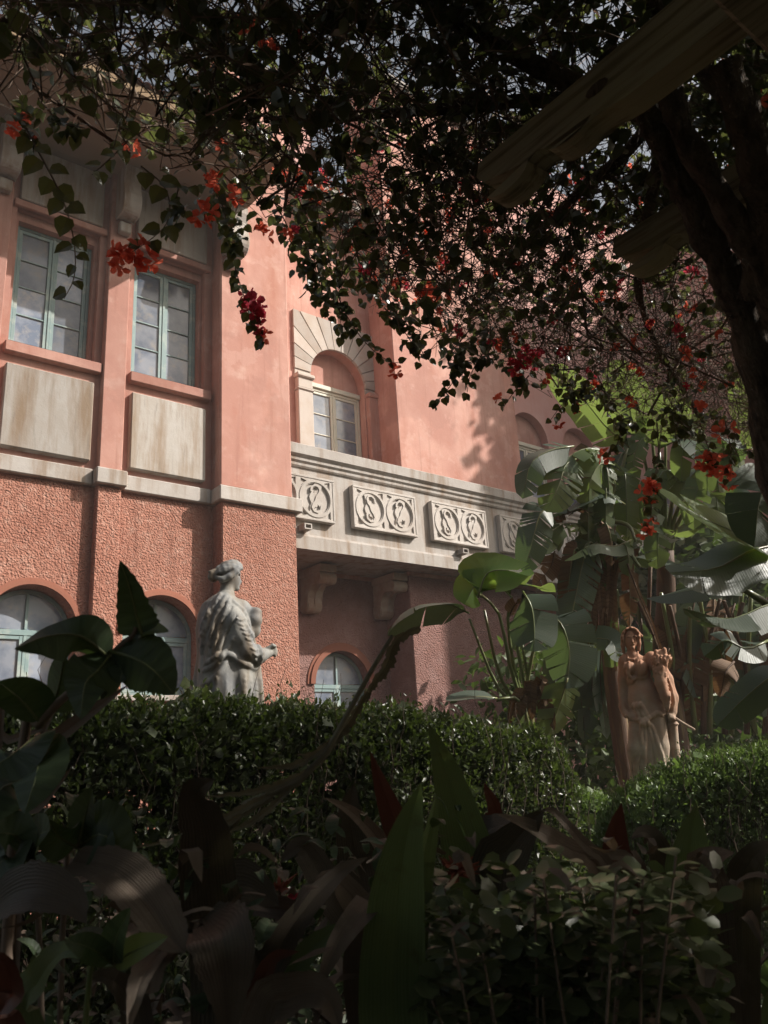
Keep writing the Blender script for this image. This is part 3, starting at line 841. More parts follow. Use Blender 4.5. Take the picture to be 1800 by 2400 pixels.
# ------------------------------------------------------------------ sculpted statues: a distance field polygonised by surface nets
class Sculpt:
    def __init__(s, lo, hi, h):
        s.lo, s.h = np.array(lo, float), h
        s.n = np.ceil((np.array(hi) - s.lo) / h).astype(int) + 1
        s.F = np.full(tuple(s.n), 0.5, dtype=np.float32)

    def block(s, lo, hi):
        a = np.clip(((np.array(lo) - s.lo) / s.h).astype(int), 0, s.n - 1)
        b = np.clip(((np.array(hi) - s.lo) / s.h).astype(int) + 2, 1, s.n)
        sl = tuple(slice(a[i], b[i]) for i in range(3))
        ax = [s.lo[i] + s.h * np.arange(a[i], b[i]) for i in range(3)]
        return sl, ax[0][:, None, None], ax[1][None, :, None], ax[2][None, None, :]

    def union(s, sl, d, k):
        F = s.F[sl]
        hh = np.clip(0.5 + 0.5 * (F - d) / k, 0, 1)
        s.F[sl] = F + (d - F) * hh - k * hh * (1 - hh)

    def carve(s, sl, d, k):
        F = -s.F[sl]
        hh = np.clip(0.5 + 0.5 * (F - d) / k, 0, 1)
        s.F[sl] = -(F + (d - F) * hh - k * hh * (1 - hh))

    def cap(s, a, b, r0, r1=None, k=.02, cut=False):
        r1 = r0 if r1 is None else r1
        a, b = np.array(a, float), np.array(b, float)
        m = max(r0, r1) + k * 2 + .03
        sl, X, Y, Z = s.block(np.minimum(a, b) - m, np.maximum(a, b) + m)
        ab = b - a
        t = np.clip(((X - a[0]) * ab[0] + (Y - a[1]) * ab[1] + (Z - a[2]) * ab[2]) / max(ab @ ab, 1e-9), 0, 1)
        d = np.sqrt((X - a[0] - t * ab[0]) ** 2 + (Y - a[1] - t * ab[1]) ** 2 + (Z - a[2] - t * ab[2]) ** 2) - (r0 + (r1 - r0) * t)
        (s.carve if cut else s.union)(sl, d, k)

    def line(s, pts, rs, k=.015, cut=False):
        if not hasattr(rs, '__len__'): rs = [rs] * len(pts)
        for i in range(len(pts) - 1): s.cap(pts[i], pts[i + 1], rs[i], rs[i + 1], k, cut)

    def ell(s, c, r, k=.02, cut=False, tilt=0.0):
        c, r = np.array(c, float), np.array(r, float)
        m = r.max() + k * 2 + .03
        sl, X, Y, Z = s.block(c - m, c + m)
        x, y, z = X - c[0], Y - c[1], Z - c[2]
        if tilt: x, z = x * math.cos(tilt) + z * math.sin(tilt), -x * math.sin(tilt) + z * math.cos(tilt)
        k0 = np.sqrt((x / r[0]) ** 2 + (y / r[1]) ** 2 + (z / r[2]) ** 2)
        k1 = np.sqrt((x / r[0] ** 2) ** 2 + (y / r[1] ** 2) ** 2 + (z / r[2] ** 2) ** 2) + 1e-9
        (s.carve if cut else s.union)(sl, k0 * (k0 - 1) / k1, k)

    def robe(s, rows, folds=(), k=.02):
        """rows: z, cx, cy, a, b; folds: (count, amplitude fn(z), phase fn(z))"""
        rows = sorted(rows)
        R = np.array(rows)
        sl, X, Y, Z = s.block((s.lo[0], s.lo[1], R[0, 0] - .02), (s.lo[0] + s.h * s.n[0], s.lo[1] + s.h * s.n[1], R[-1, 0] + .06))
        z = Z[0, 0]
        I = [np.interp(z, R[:, 0], R[:, i])[None, None, :] for i in range(1, 5)]
        th = np.arctan2((Y - I[1]) / I[3], (X - I[0]) / I[2])
        rad = np.sqrt(((X - I[0]) / I[2]) ** 2 + ((Y - I[1]) / I[3]) ** 2)
        md = np.minimum(I[2], I[3])
        d = (rad - 1) * md
        for cnt, amp, ph in folds:
            w = np.sin(cnt * th + ph(z)[None, None, :])
            d = d - amp(z)[None, None, :] * (np.sign(w) * np.abs(w) ** .7)
        d = np.maximum(d, np.maximum(R[0, 0] - Z, Z - R[-1, 0]))
        s.union(sl, d * .8, k)

    def front(s, x, z, off=0.0, back=False):
        """the surface point that faces -y at x, z"""
        i = int(np.clip(round((x - s.lo[0]) / s.h), 0, s.n[0] - 1)); k = int(np.clip(round((z - s.lo[2]) / s.h), 0, s.n[2] - 1))
        col = s.F[i, :, k] < 0
        if not col.any():
            return (x, 0.0, z)
        j = int(np.argmax(col))
        return (x, s.lo[1] + s.h * j + off, z)

    def ridge(s, pts, r, off=.0, k=.012, cut=False, n=7):
        """a fold that lies on the front surface, through (x, z) points"""
        P = np.array(pts, float)
        t = np.linspace(0, len(P) - 1, (len(P) - 1) * n + 1)
        xs, zs = np.interp(t, range(len(P)), P[:, 0]), np.interp(t, range(len(P)), P[:, 1])
        # smooth the polyline
        for _ in range(2):
            xs[1:-1] = (xs[:-2] + 2 * xs[1:-1] + xs[2:]) / 4; zs[1:-1] = (zs[:-2] + 2 * zs[1:-1] + zs[2:]) / 4
        pp = [s.front(a, b, off) for a, b in zip(xs, zs)]
        m = len(pp)
        rs = [r * (.35 + .65 * math.sin(math.pi * min(max(i / (m - 1), .04), .96)) ** .6) for i in range(m)]
        s.line(pp, rs, k, cut)

    def mesh(s, name, mat):
        F, h = s.F, s.h
        nx, ny, nz = F.shape
        ins = F < 0
        cnt = np.zeros((nx - 1, ny - 1, nz - 1), np.float32)
        acc = np.zeros((nx - 1, ny - 1, nz - 1, 3), np.float32)
        for ax in range(3):
            o1, o2 = [i for i in range(3) if i != ax]
            A = [slice(None)] * 3; B = [slice(None)] * 3
            A[ax] = slice(0, -1); B[ax] = slice(1, None)
            f0, f1 = F[tuple(A)], F[tuple(B)]
            cr = (f0 < 0) != (f1 < 0)
            tt = np.where(cr, f0 / np.where(cr, f0 - f1, 1), 0)
            for d1 in (0, 1):
                for d2 in (0, 1):
                    S = [None] * 3
                    S[ax] = slice(None)
                    S[o1] = slice(d1, F.shape[o1] - 1 + d1); S[o2] = slice(d2, F.shape[o2] - 1 + d2)
                    c = cr[tuple(S)]
                    cnt += c
                    acc[..., ax] += np.where(c, tt[tuple(S)], 0)
                    acc[..., o1] += c * d1; acc[..., o2] += c * d2
        m = cnt > 0
        idx = np.full(m.shape, -1, np.int64); idx[m] = np.arange(m.sum())
        ijk = np.argwhere(m)
        V = (ijk + acc[m] / cnt[m][:, None]) * h + s.lo
        quads = []
        for ax in range(3):
            o1, o2 = [(1, 2), (2, 0), (0, 1)][ax]
            A = [slice(1, -1)] * 3; B = [slice(1, -1)] * 3
            A[ax] = slice(0, -1); B[ax] = slice(1, None)
            i0, i1 = ins[tuple(A)], ins[tuple(B)]
            for flip, mk in ((False, i0 & ~i1), (True, ~i0 & i1)):
                p = np.argwhere(mk)
                if not len(p): continue
                off = np.ones(3, int); off[ax] = 0
                p = p + off
                q = []
                for d1, d2 in ((-1, -1), (0, -1), (0, 0), (-1, 0)):
                    c = p.copy(); c[:, o1] += d1; c[:, o2] += d2
                    q.append(idx[c[:, 0], c[:, 1], c[:, 2]])
                q = np.stack(q, 1)
                quads.append(q[:, ::-1] if flip else q)
        Q = np.concatenate(quads)
        Q = Q[(Q >= 0).all(1)]
        # a light smoothing pass
        E_ = np.concatenate([Q[:, [0, 1]], Q[:, [1, 2]], Q[:, [2, 3]], Q[:, [3, 0]]])
        su = np.zeros_like(V); nn = np.zeros(len(V))
        np.add.at(su, E_[:, 0], V[E_[:, 1]]); np.add.at(nn, E_[:, 0], 1)
        V = V * .6 + .4 * su / np.maximum(nn, 1)[:, None]
        return V, Q


def pose_statue(V, root_xy, foot_z, face_to, turn=0.0, wide=1.0):
    """stand the sculpture up: local x -> across the line of sight, y -> away from the garden path"""
    d = Vector((root_xy[0] - face_to[0], root_xy[1] - face_to[1], 0)).normalized()
    c_, s_ = math.cos(turn), math.sin(turn)
    V = np.stack([(V[:, 0] * c_ - V[:, 1] * s_) * wide, (V[:, 0] * s_ + V[:, 1] * c_) * wide, V[:, 2]], 1)
    rx = Vector((d.y, -d.x, 0))
    out = np.empty_like(V)
    out[:, 0] = V[:, 0] * rx.x + V[:, 1] * d.x + root_xy[0]
    out[:, 1] = V[:, 0] * rx.y + V[:, 1] * d.y + root_xy[1]
    out[:, 2] = V[:, 2] + foot_z
    return out


Cn = lambda v: (lambda z: np.full_like(z, v))


def statue_lady_in_cloak():
    s = Sculpt((-.33, -.30, -.62), (.36, .30, .94), .0065)
    # gown and cloak
    s.robe([(-.60, 0, 0, .25, .22), (-.3, -.01, 0, .225, .185), (0, -.012, 0, .21, .165), (.12, -.012, 0, .205, .162), (.2, -.01, 0, .198, .158), (.3, -.022, 0, .178, .15),
            (.44, -.048, 0, .163, .14), (.53, -.05, 0, .150, .13), (.60, -.052, 0, .122, .11), (.645, -.046, 0, .075, .08), (.67, -.03, 0, .05, .055)],
           folds=[(9, lambda z: np.interp(z, [-.6, .1, .25, .6], [.013, .009, .002, 0]), lambda z: 2.0 * z), (17, lambda z: np.interp(z, [-.6, .05, .2], [.006, .004, 0]), lambda z: -3 * z)])
    # neck, head, face in profile
    s.cap((-.035, 0, .62), (-.012, 0, .75), .046, .043, .02)
    s.ell((-.012, 0, .80), (.072, .068, .088), .02)
    s.ell((.022, .012, .765), (.042, .050, .072), .015)
    s.cap((.052, .012, .775), (.066, .014, .752), .009, .012, .008)      # nose
    s.cap((.054, .012, .735), (.058, .012, .733), .012, .010, .008)      # lips
    s.cap((.038, .010, .708), (.046, .012, .706), .019, .016, .012)      # chin
    s.ell((.046, -.022, .786), (.012, .014, .009), .005, cut=True)       # eye hollow
    s.cap((.05, -.02, .80), (.062, .01, .803), .008, .008, .008)         # brow
    # hair: wavy locks combed back to a bun
    for i in range(15):
        a = -1.25 + 2.5 * i / 14
        pts = []
        for t in np.linspace(0, 1, 7):
            u = .060 - .165 * t
            zz = .80 + (.083 + .008 * math.sin(9 * t + i)) * math.cos(a) * math.sin(math.pi * (.28 + .60 * t)) ** .8 - .03 * t
            yy = (.074 + .006 * math.sin(9 * t + i * 2)) * math.sin(a) * math.sin(math.pi * (.22 + .68 * t)) ** .7
            pts.append((u, yy, zz))
        s.line(pts, [.010, .014, .015, .014, .014, .012, .010], .005)
    s.line([(.052, -.045, .83), (.02, -.068, .80), (-.02, -.07, .765), (-.06, -.06, .745), (-.09, -.04, .76)], [.014, .02, .021, .02, .016], .006)
    s.ell((-.108, 0, .780), (.034, .04, .042), .008)
    for i in range(5):
        a = i * 1.25
        s.cap((-.108 + .02 * math.cos(a), -.028, .78 + .03 * math.sin(a)), (-.118 + .02 * math.cos(a + 1.2), -.02, .78 + .035 * math.sin(a + 1.2)), .011, .011, .004)
    s.ell((.005, -.070, .775), (.013, .012, .02), .006)                  # ear
    # near arm under the cloak, forearm and hand reaching out
    s.line([(-.055, -.075, .575), (-.005, -.115, .47), (.035, -.128, .36), (.075, -.125, .27)], [.058, .058, .056, .054], .04)
    s.line([(.075, -.145, .27), (.15, -.11, .255), (.20, -.085, .272)], [.055, .045, .036], .025)
    s.ell((.215, -.08, .283), (.036, .026, .032), .012)
    for i, (dz, l) in enumerate(((.026, .046), (.010, .052), (-.006, .05), (-.02, .04))):
        s.line([(.228, -.088 + .004 * i, .283 + dz), (.228 + l * .55, -.084, .289 + dz), (.228 + l * .8, -.07, .278 + dz)], [.0125, .0115, .010], .004)
    s.line([(.205, -.105, .30), (.235, -.112, .318), (.253, -.105, .315)], [.013, .012, .010], .006)
    # far arm lifted with a bundle against the breast
    s.line([(.03, .06, .57), (.10, .02, .46), (.135, -.02, .43)], [.06, .055, .05], .03)
    s.line([(.112, -.03, .43), (.137, -.05, .49), (.15, -.05, .535)], [.040, .046, .034], .02)
    s.ell((.145, -.05, .54), (.037, .035, .030), .015)
    s.ell((.06, 0, .56), (.07, .09, .07), .03)
    s.ell((.085, .03, .52), (.05, .05, .05), .02)
    # cloak hem and the long folds of the back
    s.ridge([(-.02, .60), (.06, .53), (.085, .44), (.125, .33), (.165, .235)], .020, .004)
    s.ridge([(.05, .48), (.075, .40), (.10, .36), (.115, .40)], .012, .0)
    s.ridge([(-.17, .205), (-.10, .245), (-.03, .255), (.04, .20), (.13, .175), (.155, .235)], .020, .002)
    s.ridge([(-.075, .655), (-.14, .53), (-.175, .40), (-.19, .28)], .016)
    s.ridge([(-.05, .63), (-.105, .53), (-.15, .37), (-.165, .22)], .015)
    s.ridge([(-.03, .62), (-.075, .50), (-.11, .36), (-.135, .26)], .012)
    s.ridge([(-.06, .40), (-.085, .32), (-.115, .25), (-.16, .21)], .012)
    s.ridge([(-.02, .36), (-.04, .30), (-.09, .255)], .010)
    s.ridge([(-.135, .60), (-.185, .46), (-.20, .36)], .010)
    s.ridge([(-.055, .22), (-.09, .16), (-.14, .10), (-.19, .085)], .014)
    s.ridge([(-.08, .245), (-.13, .19), (-.18, .165)], .014)
    for i in range(9):   # ripples of the sleeve
        t = i / 8
        x, z = .015 + .115 * t, .47 - .25 * t
        s.ridge([(x - .026, z + .010), (x, z - .012), (x + .028, z + .004)], .0055, -.004, .006, n=3)
    for x, dx in ((.05, -.01), (.09, .0), (.125, .012), (.16, .016), (-.16, -.02), (-.12, -.01), (-.19, -.012)):
        s.ridge([(x, .14 - abs(x) * .2), (x + dx * .5, -.1), (x + dx, -.35), (x + dx * 1.5, -.58)], .014, .003)
    for a, b, c in (((-.10, .60), (-.16, .42), (-.185, .20)), ((-.06, .58), (-.125, .40), (-.15, .22)), ((-.02, .56), (-.09, .42), (-.12, .28)), ((.0, .50), (-.05, .38), (-.09, .27))):
        s.ridge([a, b, c], .005, -.001, .006, cut=True)
    s.robe([(-.62, 0, 0, .26, .24), (-.58, 0, 0, .26, .24)], k=.02)
    return s.mesh('statue', M['marble'])


def statue_lady_with_horn():
    s = Sculpt((-.32, -.26, -.42), (.44, .26, 1.10), .006)
    # skirt over the legs
    s.robe([(-.40, .05, 0, .19, .15), (-.2, .048, 0, .18, .14), (0, .05, 0, .172, .13), (.15, .05, 0, .182, .135), (.34, .05, 0, .175, .13), (.42, .04, 0, .165, .12)],
           folds=[(7, lambda z: np.interp(z, [-.4, .3, .42], [.014, .010, 0]), lambda z: 1.5 + 1.2 * z), (15, lambda z: np.interp(z, [-.4, .25, .4], [.005, .004, 0]), lambda z: -2 * z)])
    s.line([(-.05, -.06, .36), (-.085, -.085, .12), (-.075, -.06, -.12), (-.07, -.05, -.4)], [.072, .070, .058, .05], .03)
    s.line([(.10, -.05, .36), (.13, -.06, .12), (.135, -.05, -.12), (.14, -.04, -.4)], [.072, .07, .06, .05], .03)
    s.line([(.03, -.17, .30), (.035, -.16, .1), (.045, -.15, -.1), (.05, -.14, -.38)], [.012, .02, .022, .022], .012, cut=True)
    # tunic, hem flaring and waved
    s.robe([(.36, .052, 0, .185, .142), (.40, .045, 0, .172, .132), (.5, .02, 0, .148, .115), (.6, -.015, 0, .122, .10), (.66, -.03, 0, .112, .095), (.74, -.045, 0, .118, .09), (.80, -.042, 0, .118, .075), (.83, -.06, 0, .07, .06), (.86, -.08, 0, .045, .045)],
           folds=[(6, lambda z: np.interp(z, [.36, .46, .55], [.010, .004, 0]), Cn(.6))])
    s.ell((-.112, -.085, .735), (.052, .045, .055), .02); s.ell((-.005, -.092, .725), (.055, .048, .06), .02)
    s.ell((.0, -.02, .49), (.13, .12, .13), .04)
    # neck, head, face turned a little to the side
    s.cap((-.082, 0, .83), (-.090, -.01, .93), .041, .037, .015)
    s.ell((-.088, 0, .975), (.066, .074, .083), .012)
    s.ell((-.082, -.034, .95), (.050, .045, .068), .012)
    s.cap((-.075, -.078, .972), (-.071, -.088, .940), .008, .0115, .006)   # nose
    for x in (-.104, -.050):
        s.ell((x, -.082, .966), (.016, .012, .009), .004, cut=True)       # eye hollows
        s.ell((x, -.070, .965), (.010, .009, .006), .003)
        s.line([(x - .018, -.070, .983), (x, -.078, .987), (x + .018, -.072, .982)], .006, .005)
    s.cap((-.090, -.076, .921), (-.056, -.077, .922), .0065, .0065, .004)  # mouth
    s.cap((-.088, -.082, .9165), (-.058, -.082, .9175), .002, .002, .002, cut=True)
    s.ell((-.074, -.066, .894), (.020, .018, .017), .01)                   # chin
    # wreath and hair
    for i in range(22):
        a = math.pi * (1.08 - 1.16 * i / 21) + .0
        for j, (rr, yy) in enumerate(((.074, -.05), (.073, -.02), (.070, .02))):
            x, z = -.088 + rr * math.cos(a) * 1.03, .985 + rr * math.sin(a) * .95
            s.ell((x, yy + .010 * math.sin(i * 2.1 + j), z), (.014, .016, .013), .006)
    for sx in (-1, 1):
        s.line([(-.088 + sx * .066, -.02, .99), (-.088 + sx * .073, -.02, .93), (-.088 + sx * .068, -.005, .88)], [.022, .02, .016], .008)
    for i in range(5):
        s.ell((-.035 + .012 * i, -.055 + .008 * i, 1.035 - .012 * i), (.012, .012, .012), .004)
    s.ell((-.088, .02, 1.0), (.072, .075, .062), .01)
    # her right arm hanging, the hand gathering her skirt
    s.line([(-.155, 0, .79), (-.172, -.005, .66), (-.178, -.01, .545), (-.180, -.03, .45), (-.165, -.06, .395)], [.052, .046, .040, .036, .030], .02)
    s.ell((-.148, -.075, .382), (.032, .028, .030), .012)
    for i in range(4):
        s.line([(-.135 + .012 * i, -.098, .385), (-.128 + .013 * i, -.112, .36), (-.127 + .013 * i, -.110, .335 + .005 * i)], [.0115, .011, .009], .004)
    s.line([(-.165, -.085, .385), (-.155, -.108, .372), (-.142, -.115, .368)], [.012, .011, .009], .005)
    s.ell((-.15, .0, .80), (.052, .06, .05), .03); s.ell((.085, .0, .805), (.06, .065, .055), .03)
    s.line([(.085, -.01, .79), (.12, -.07, .74)], [.055, .05], .02)
    # gathered cloth, knot and falling ends at the front
    for dx, c in ((0, 0), (.03, .02), (.055, .03)):
        s.ridge([(-.10 + dx, .43), (-.085 + dx, .455), (-.06 + dx, .42), (-.045 + dx + c, .34), (-.055 + dx, .32)], .014, -.004)
    s.ridge([(-.12, .345), (-.02, .33), (.06, .345), (.12, .38), (.16, .355)], .013)
    s.ell((.0, -.15, .31), (.045, .03, .03), .015)
    s.ridge([(-.02, .32), (-.035, .22), (-.02, .12), (-.03, -.02), (-.045, -.2), (-.04, -.38)], .018)
    s.ridge([(.0, .31), (.005, .2), (-.01, .08), (-.012, -.1), (-.005, -.38)], .015)
    s.ridge([(.03, .32), (.075, .26), (.105, .16), (.14, .06), (.155, -.05)], .015)
    s.ridge([(.03, .31), (.05, .22), (.08, .12), (.12, 0), (.15, -.15)], .012)
    s.ridge([(-.03, .12), (-.075, .03), (-.10, -.03)], .012)
    for x in (-.17, -.13, -.035, -.01): s.ridge([(x * .85, .79), (x * .9 - .005, .72), (x * .85, .63)], .010)
    s.ridge([(-.15, .66), (-.06, .655), (.03, .65), (.06, .70)], .010)
    for i in range(5): s.ridge([(-.135 + .012 * i, .71 - .02 * i), (-.12 + .014 * i, .655), (-.135 + .010 * i, .615)], .008)
    s.line([(-.13, -.02, .86), (-.12, -.07, .81), (-.07, -.085, .80), (-.03, -.06, .82), (-.03, -.02, .86)], .010, .008)
    # horn of plenty with fruit and sheaf on her left arm
    s.line([(.165, -.085, .80), (.155, -.115, .70), (.16, -.13, .60), (.19, -.135, .50), (.205, -.13, .42)], [.062, .060, .052, .042, .026], .012)
    for i in range(46):
        t = i / 45
        z = .80 - .38 * t
        r = np.interp(t, [0, .3, .6, 1], [.064, .060, .050, .028])
        cx = np.interp(t, [0, .3, .6, 1], [.165, .155, .17, .205])
        a = i * 2.4
        s.ell((cx + r * math.cos(a), -.115 - abs(r * math.sin(a)), z), (.012, .012, .012), .004)
    for i in range(11):      # ears of wheat spreading from the mouth of the horn
        a = -1.0 + 2.0 * i / 10
        x, z, yy = .165 + .085 * math.sin(a) + .01, .745 + .065 * math.cos(a) * (1 - .12 * (i % 3)), -.115 - .03 * (i % 2)
        s.line([(.165 + .03 * math.sin(a), yy + .01, .72), ((.165 + x) / 2 + .012 * math.sin(a * 3), yy - .008, .76), (x, yy, z), (x + .02 * math.sin(a), yy + .02, z + .012)], [.014, .018, .016, .009], .004)
    s.line([(.205, -.11, .85), (.215, -.13, .76), (.20, -.14, .66)], [.022, .018, .012], .008)
    s.line([(.13, -.12, .84), (.12, -.14, .76), (.13, -.14, .68)], [.02, .016, .010], .008)
    # her left arm and drapery behind the horn
    s.line([(.14, .0, .78), (.215, -.02, .62), (.255, -.03, .48), (.25, -.05, .38)], [.055, .055, .050, .040], .025)
    s.ridge([(.215, .66), (.25, .55), (.268, .45), (.24, .36)], .012); s.ridge([(.235, .56), (.225, .46), (.20, .37)], .010)
    s.ell((.235, -.075, .345), (.034, .030, .034), .012)
    for i in range(4): s.line([(.215 + .012 * i, -.100, .36 - .006 * i), (.222 + .012 * i, -.112, .335 - .004 * i), (.23 + .010 * i, -.10, .318)], [.0115, .010, .009], .004)
    s.line([(.235, -.07, .35), (.33, -.10, .285), (.42, -.12, .235)], [.014, .013, .011], .006)     # stick
    s.line([(.245, -.03, .31), (.25, -.02, .1), (.265, -.01, -.15), (.28, 0, -.4)], [.042, .042, .048, .055], .02)   # stump support
    s.ell((.248, -.03, .285), (.052, .05, .014), .008)
    s.robe([(-.42, .05, 0, .24, .19), (-.38, .05, 0, .24, .19)], k=.015)
    V, Q = s.mesh('statue', M['terracotta'])
    V[:, 0] += .12 * (V[:, 2] + .0)      # she leans on her standing leg
    return V, Q


def stand(name, builder, xy, foot_z, zlow, mat, label, plabel, turn=0.0, wide=1.0):
    V, Q = builder()
    V = pose_statue(V, xy, foot_z - zlow, (0, 0), turn, wide)
    root = empty(name, (xy[0], xy[1], foot_z), label, 'statue')
    o = np_mesh('figure', mat, V, Q, root, smooth=True)
    ped = empty('pedestal', (xy[0], xy[1], 0), plabel, 'pedestal')
    d = math.atan2(xy[0], xy[1])
    q = MB()
    for (w, a, b) in ((.36, 0, .1), (.31, .101, foot_z - .1), (.35, foot_z - .099, foot_z)): q.box(-w, w, -w, w, a, b, .015)
    c, sn = math.cos(-d), math.sin(-d)
    q.v = [(p[0] * c - p[1] * sn + xy[0], p[0] * sn + p[1] * c + xy[1], p[2]) for p in q.v]
    q.build('block', M['stone'], ped)


p1 = at(530, 1640, 5.0)
stand('statue', statue_lady_in_cloak, (p1.x + .03, p1.y), p1.z - .62, -.62, M['marble'],
      'white stone statue of a cloaked woman seen from behind, above the long hedge', 'stone pedestal under the white cloaked statue', .22, 1.03)
p2 = at(1518, 1792, 6.3)
stand('statue', statue_lady_with_horn, (p2.x - .02, p2.y), p2.z - .42, -.42, M['terracotta'],
      'terracotta statue of a woman holding a horn of plenty among banana leaves', 'stone pedestal under the terracotta statue', 0, .86)

# ------------------------------------------------------------------ leaves in bulk (numpy)
def unit(a):
    return a / np.maximum(np.linalg.norm(a, axis=-1, keepdims=True), 1e-9)


HEART = (np.array([[0, 0, 0], [.30, .02, .05], [.47, .30, .10], [.33, .66, .09], [0, 1, -.06], [-.33, .66, .09], [-.47, .30, .10], [-.30, .02, .05], [0, .45, 0]]),
         np.array([[0, 1, 2], [0, 2, 8], [8, 2, 3], [8, 3, 4], [8, 4, 5], [8, 5, 6], [0, 8, 6], [0, 6, 7]]))
OVAL = (np.array([[0, 0, 0], [.24, .38, .06], [.17, .75, .05], [0, 1, -.05], [-.17, .75, .05], [-.24, .38, .06], [0, .5, 0]]),
        np.array([[0, 1, 6], [6, 1, 2], [6, 2, 3], [6, 3, 4], [6, 4, 5], [0, 6, 5]]))
LANCE = (np.array([[0, 0, 0], [.17, .45, .05], [0, 1, -.03], [-.17, .45, .05]]), np.array([[0, 1, 2], [0, 2, 3]]))
ROUND = (np.array([[0, 0, 0], [.34, .25, .06], [.40, .6, .06], [.18, .95, .0], [-.18, .95, .0], [-.40, .6, .06], [-.34, .25, .06], [0, .5, 0]]),
         np.array([[0, 1, 7], [7, 1, 2], [7, 2, 3], [7, 3, 4], [7, 4, 5], [7, 5, 6], [0, 7, 6]]))
DIAM = (np.array([[0, 0, 0], [.42, .45, .05], [0, 1, 0], [-.42, .45, .05]]), np.array([[0, 1, 2], [0, 2, 3]]))


def leaves(P, D, Nn, L, tmpl):
    """P base, D direction, Nn normal hint, L length -> verts, faces"""
    T, Fc = tmpl
    D = unit(D); S = unit(np.cross(D, Nn)); N2 = np.cross(S, D)
    V = P[:, None] + L[:, None, None] * (T[None, :, 0:1] * S[:, None] + T[None, :, 1:2] * D[:, None] + T[None, :, 2:3] * N2[:, None])
    n, k = len(P), len(T)
    F = Fc[None] + (np.arange(n) * k)[:, None, None]
    return V.reshape(-1, 3), F.reshape(-1, 3)


def join(parts):
    Vs, Fs, o = [], [], 0
    for V, F in parts:
        if len(V) == 0: continue
        Vs.append(V); Fs.append(F + o); o += len(V)
    return np.concatenate(Vs), np.concatenate(Fs)


def sprigs(P0, D0, Ln, npt, droop, wob):
    """curved shoots: (B, npt, 3)"""
    B = len(P0)
    t = np.linspace(0, 1, npt)[None, :, None]
    W = np.cumsum(RNG.normal(0, 1, (B, npt, 3)), 1) * wob[:, None, None] / math.sqrt(npt)
    W += RNG.normal(0, .22, (B, npt, 3)) * wob[:, None, None]
    W[:, 0] = 0
    P = P0[:, None] + unit(D0)[:, None] * (Ln[:, None, None] * t) + W * Ln[:, None, None]
    P[..., 2] -= (droop * Ln)[:, None] * t[..., 0] ** 2
    return P


def tubes(P, r0, r1):
    """triangular tubes along many paths"""
    B, n, _ = P.shape
    T = unit(np.gradient(P, axis=1))
    ref = np.where(np.abs(T[..., 2:3]) > .9, np.array([1., 0, 0]), np.array([0, 0, 1.]))
    S = unit(np.cross(T, ref)); Bn = np.cross(T, S)
    r = (r0[:, None] + (r1 - r0)[:, None] * np.linspace(0, 1, n)[None])[..., None, None]
    a = np.array([0, 2.094, 4.189])
    V = P[:, :, None] + r * (np.cos(a)[None, None, :, None] * S[:, :, None] + np.sin(a)[None, None, :, None] * Bn[:, :, None])
    idx = np.arange(B * n * 3).reshape(B, n, 3)
    fs = []
    for k in range(3):
        k2 = (k + 1) % 3
        fs.append(np.stack([idx[:, :-1, k], idx[:, :-1, k2], idx[:, 1:, k2]], -1).reshape(-1, 3))
        fs.append(np.stack([idx[:, :-1, k], idx[:, 1:, k2], idx[:, 1:, k]], -1).reshape(-1, 3))
    return V.reshape(-1, 3), np.concatenate(fs)


def leaf_on(P, per, size, tmpl, up=.5, keep=None, hang=.3):
    """leaves along shoots; per leaves for each"""
    B, n, _ = P.shape
    ti = RNG.uniform(.12, 1, (B, per)) * (n - 1)
    i0 = np.minimum(ti.astype(int), n - 2); fr = (ti - i0)[..., None]
    bi = np.arange(B)[:, None]
    A, C = P[bi, i0], P[bi, i0 + 1]
    Q = (A + (C - A) * fr).reshape(-1, 3); T = unit(C - A).reshape(-1, 3)
    rnd = unit(RNG.normal(0, 1, Q.shape))
    D = unit(T * .4 + rnd + np.array([0, 0, -hang]))
    Nn = unit(RNG.normal(0, .6, Q.shape) + np.array([0, 0, up]))
    L = RNG.uniform(size * .65, size * 1.25, len(Q))
    if keep is not None:
        k = keep(Q)
        Q, D, Nn, L = Q[k], D[k], Nn[k], L[k]
    return leaves(Q, D, Nn, L, tmpl)


# ------------------------------------------------------------------ pergola
perg = empty('pergola', (3.4, .6, 0), 'timber pergola with scalloped rafter tails carrying the flowering vine', 'pergola')
RZ = 1.50 + E
for k in range(8):
    x = 1.53 + .64 * k
    y0, y1, h = 1.31, -3.2, .152
    prof = [(y0 - .02, RZ + h), (y0 - .005, RZ + h * .72), (y0 - .03, RZ + h * .50)]
    prof += [(y0 - .11 - .085 * math.cos(a), RZ + h * .28 + .045 * math.sin(-a)) for a in np.linspace(.2, 2.6, 7)]
    prof += [(y0 - .225, RZ + h * .30), (y0 - .25, RZ + h * .22)]
    prof += [(y0 - .33 - .075 * math.cos(a), RZ + h * .22 - .03 * math.sin(a)) for a in np.linspace(.2, 2.7, 6)]
    prof += [(y0 - .43, RZ + .012), (y0 - .5, RZ), (y1, RZ), (y1, RZ + h)]
    q = MB(); q.prism(prof, 'x', x - .04, x + .04)
    q.build('rafter', M['timber'], perg)
for yb in (.42, -2.4):
    q = MB(); q.box(1.2, 6.5, yb - .06, yb + .06, RZ - .18, RZ - .002, .01); q.build('beam', M['timber'], perg)
    for xp in (3.05, 6.3):
        q = MB(); q.box(xp - .06, xp + .06, yb - .06, yb + .06, 0, RZ - .181, .01); q.build('post', M['timber'], perg)
kn = MB()
kc = [(1.4885, .88 + .035 * math.cos(a), RZ + .085 + .018 * math.sin(a)) for a in np.linspace(0, 2 * math.pi, 11)[:-1]]
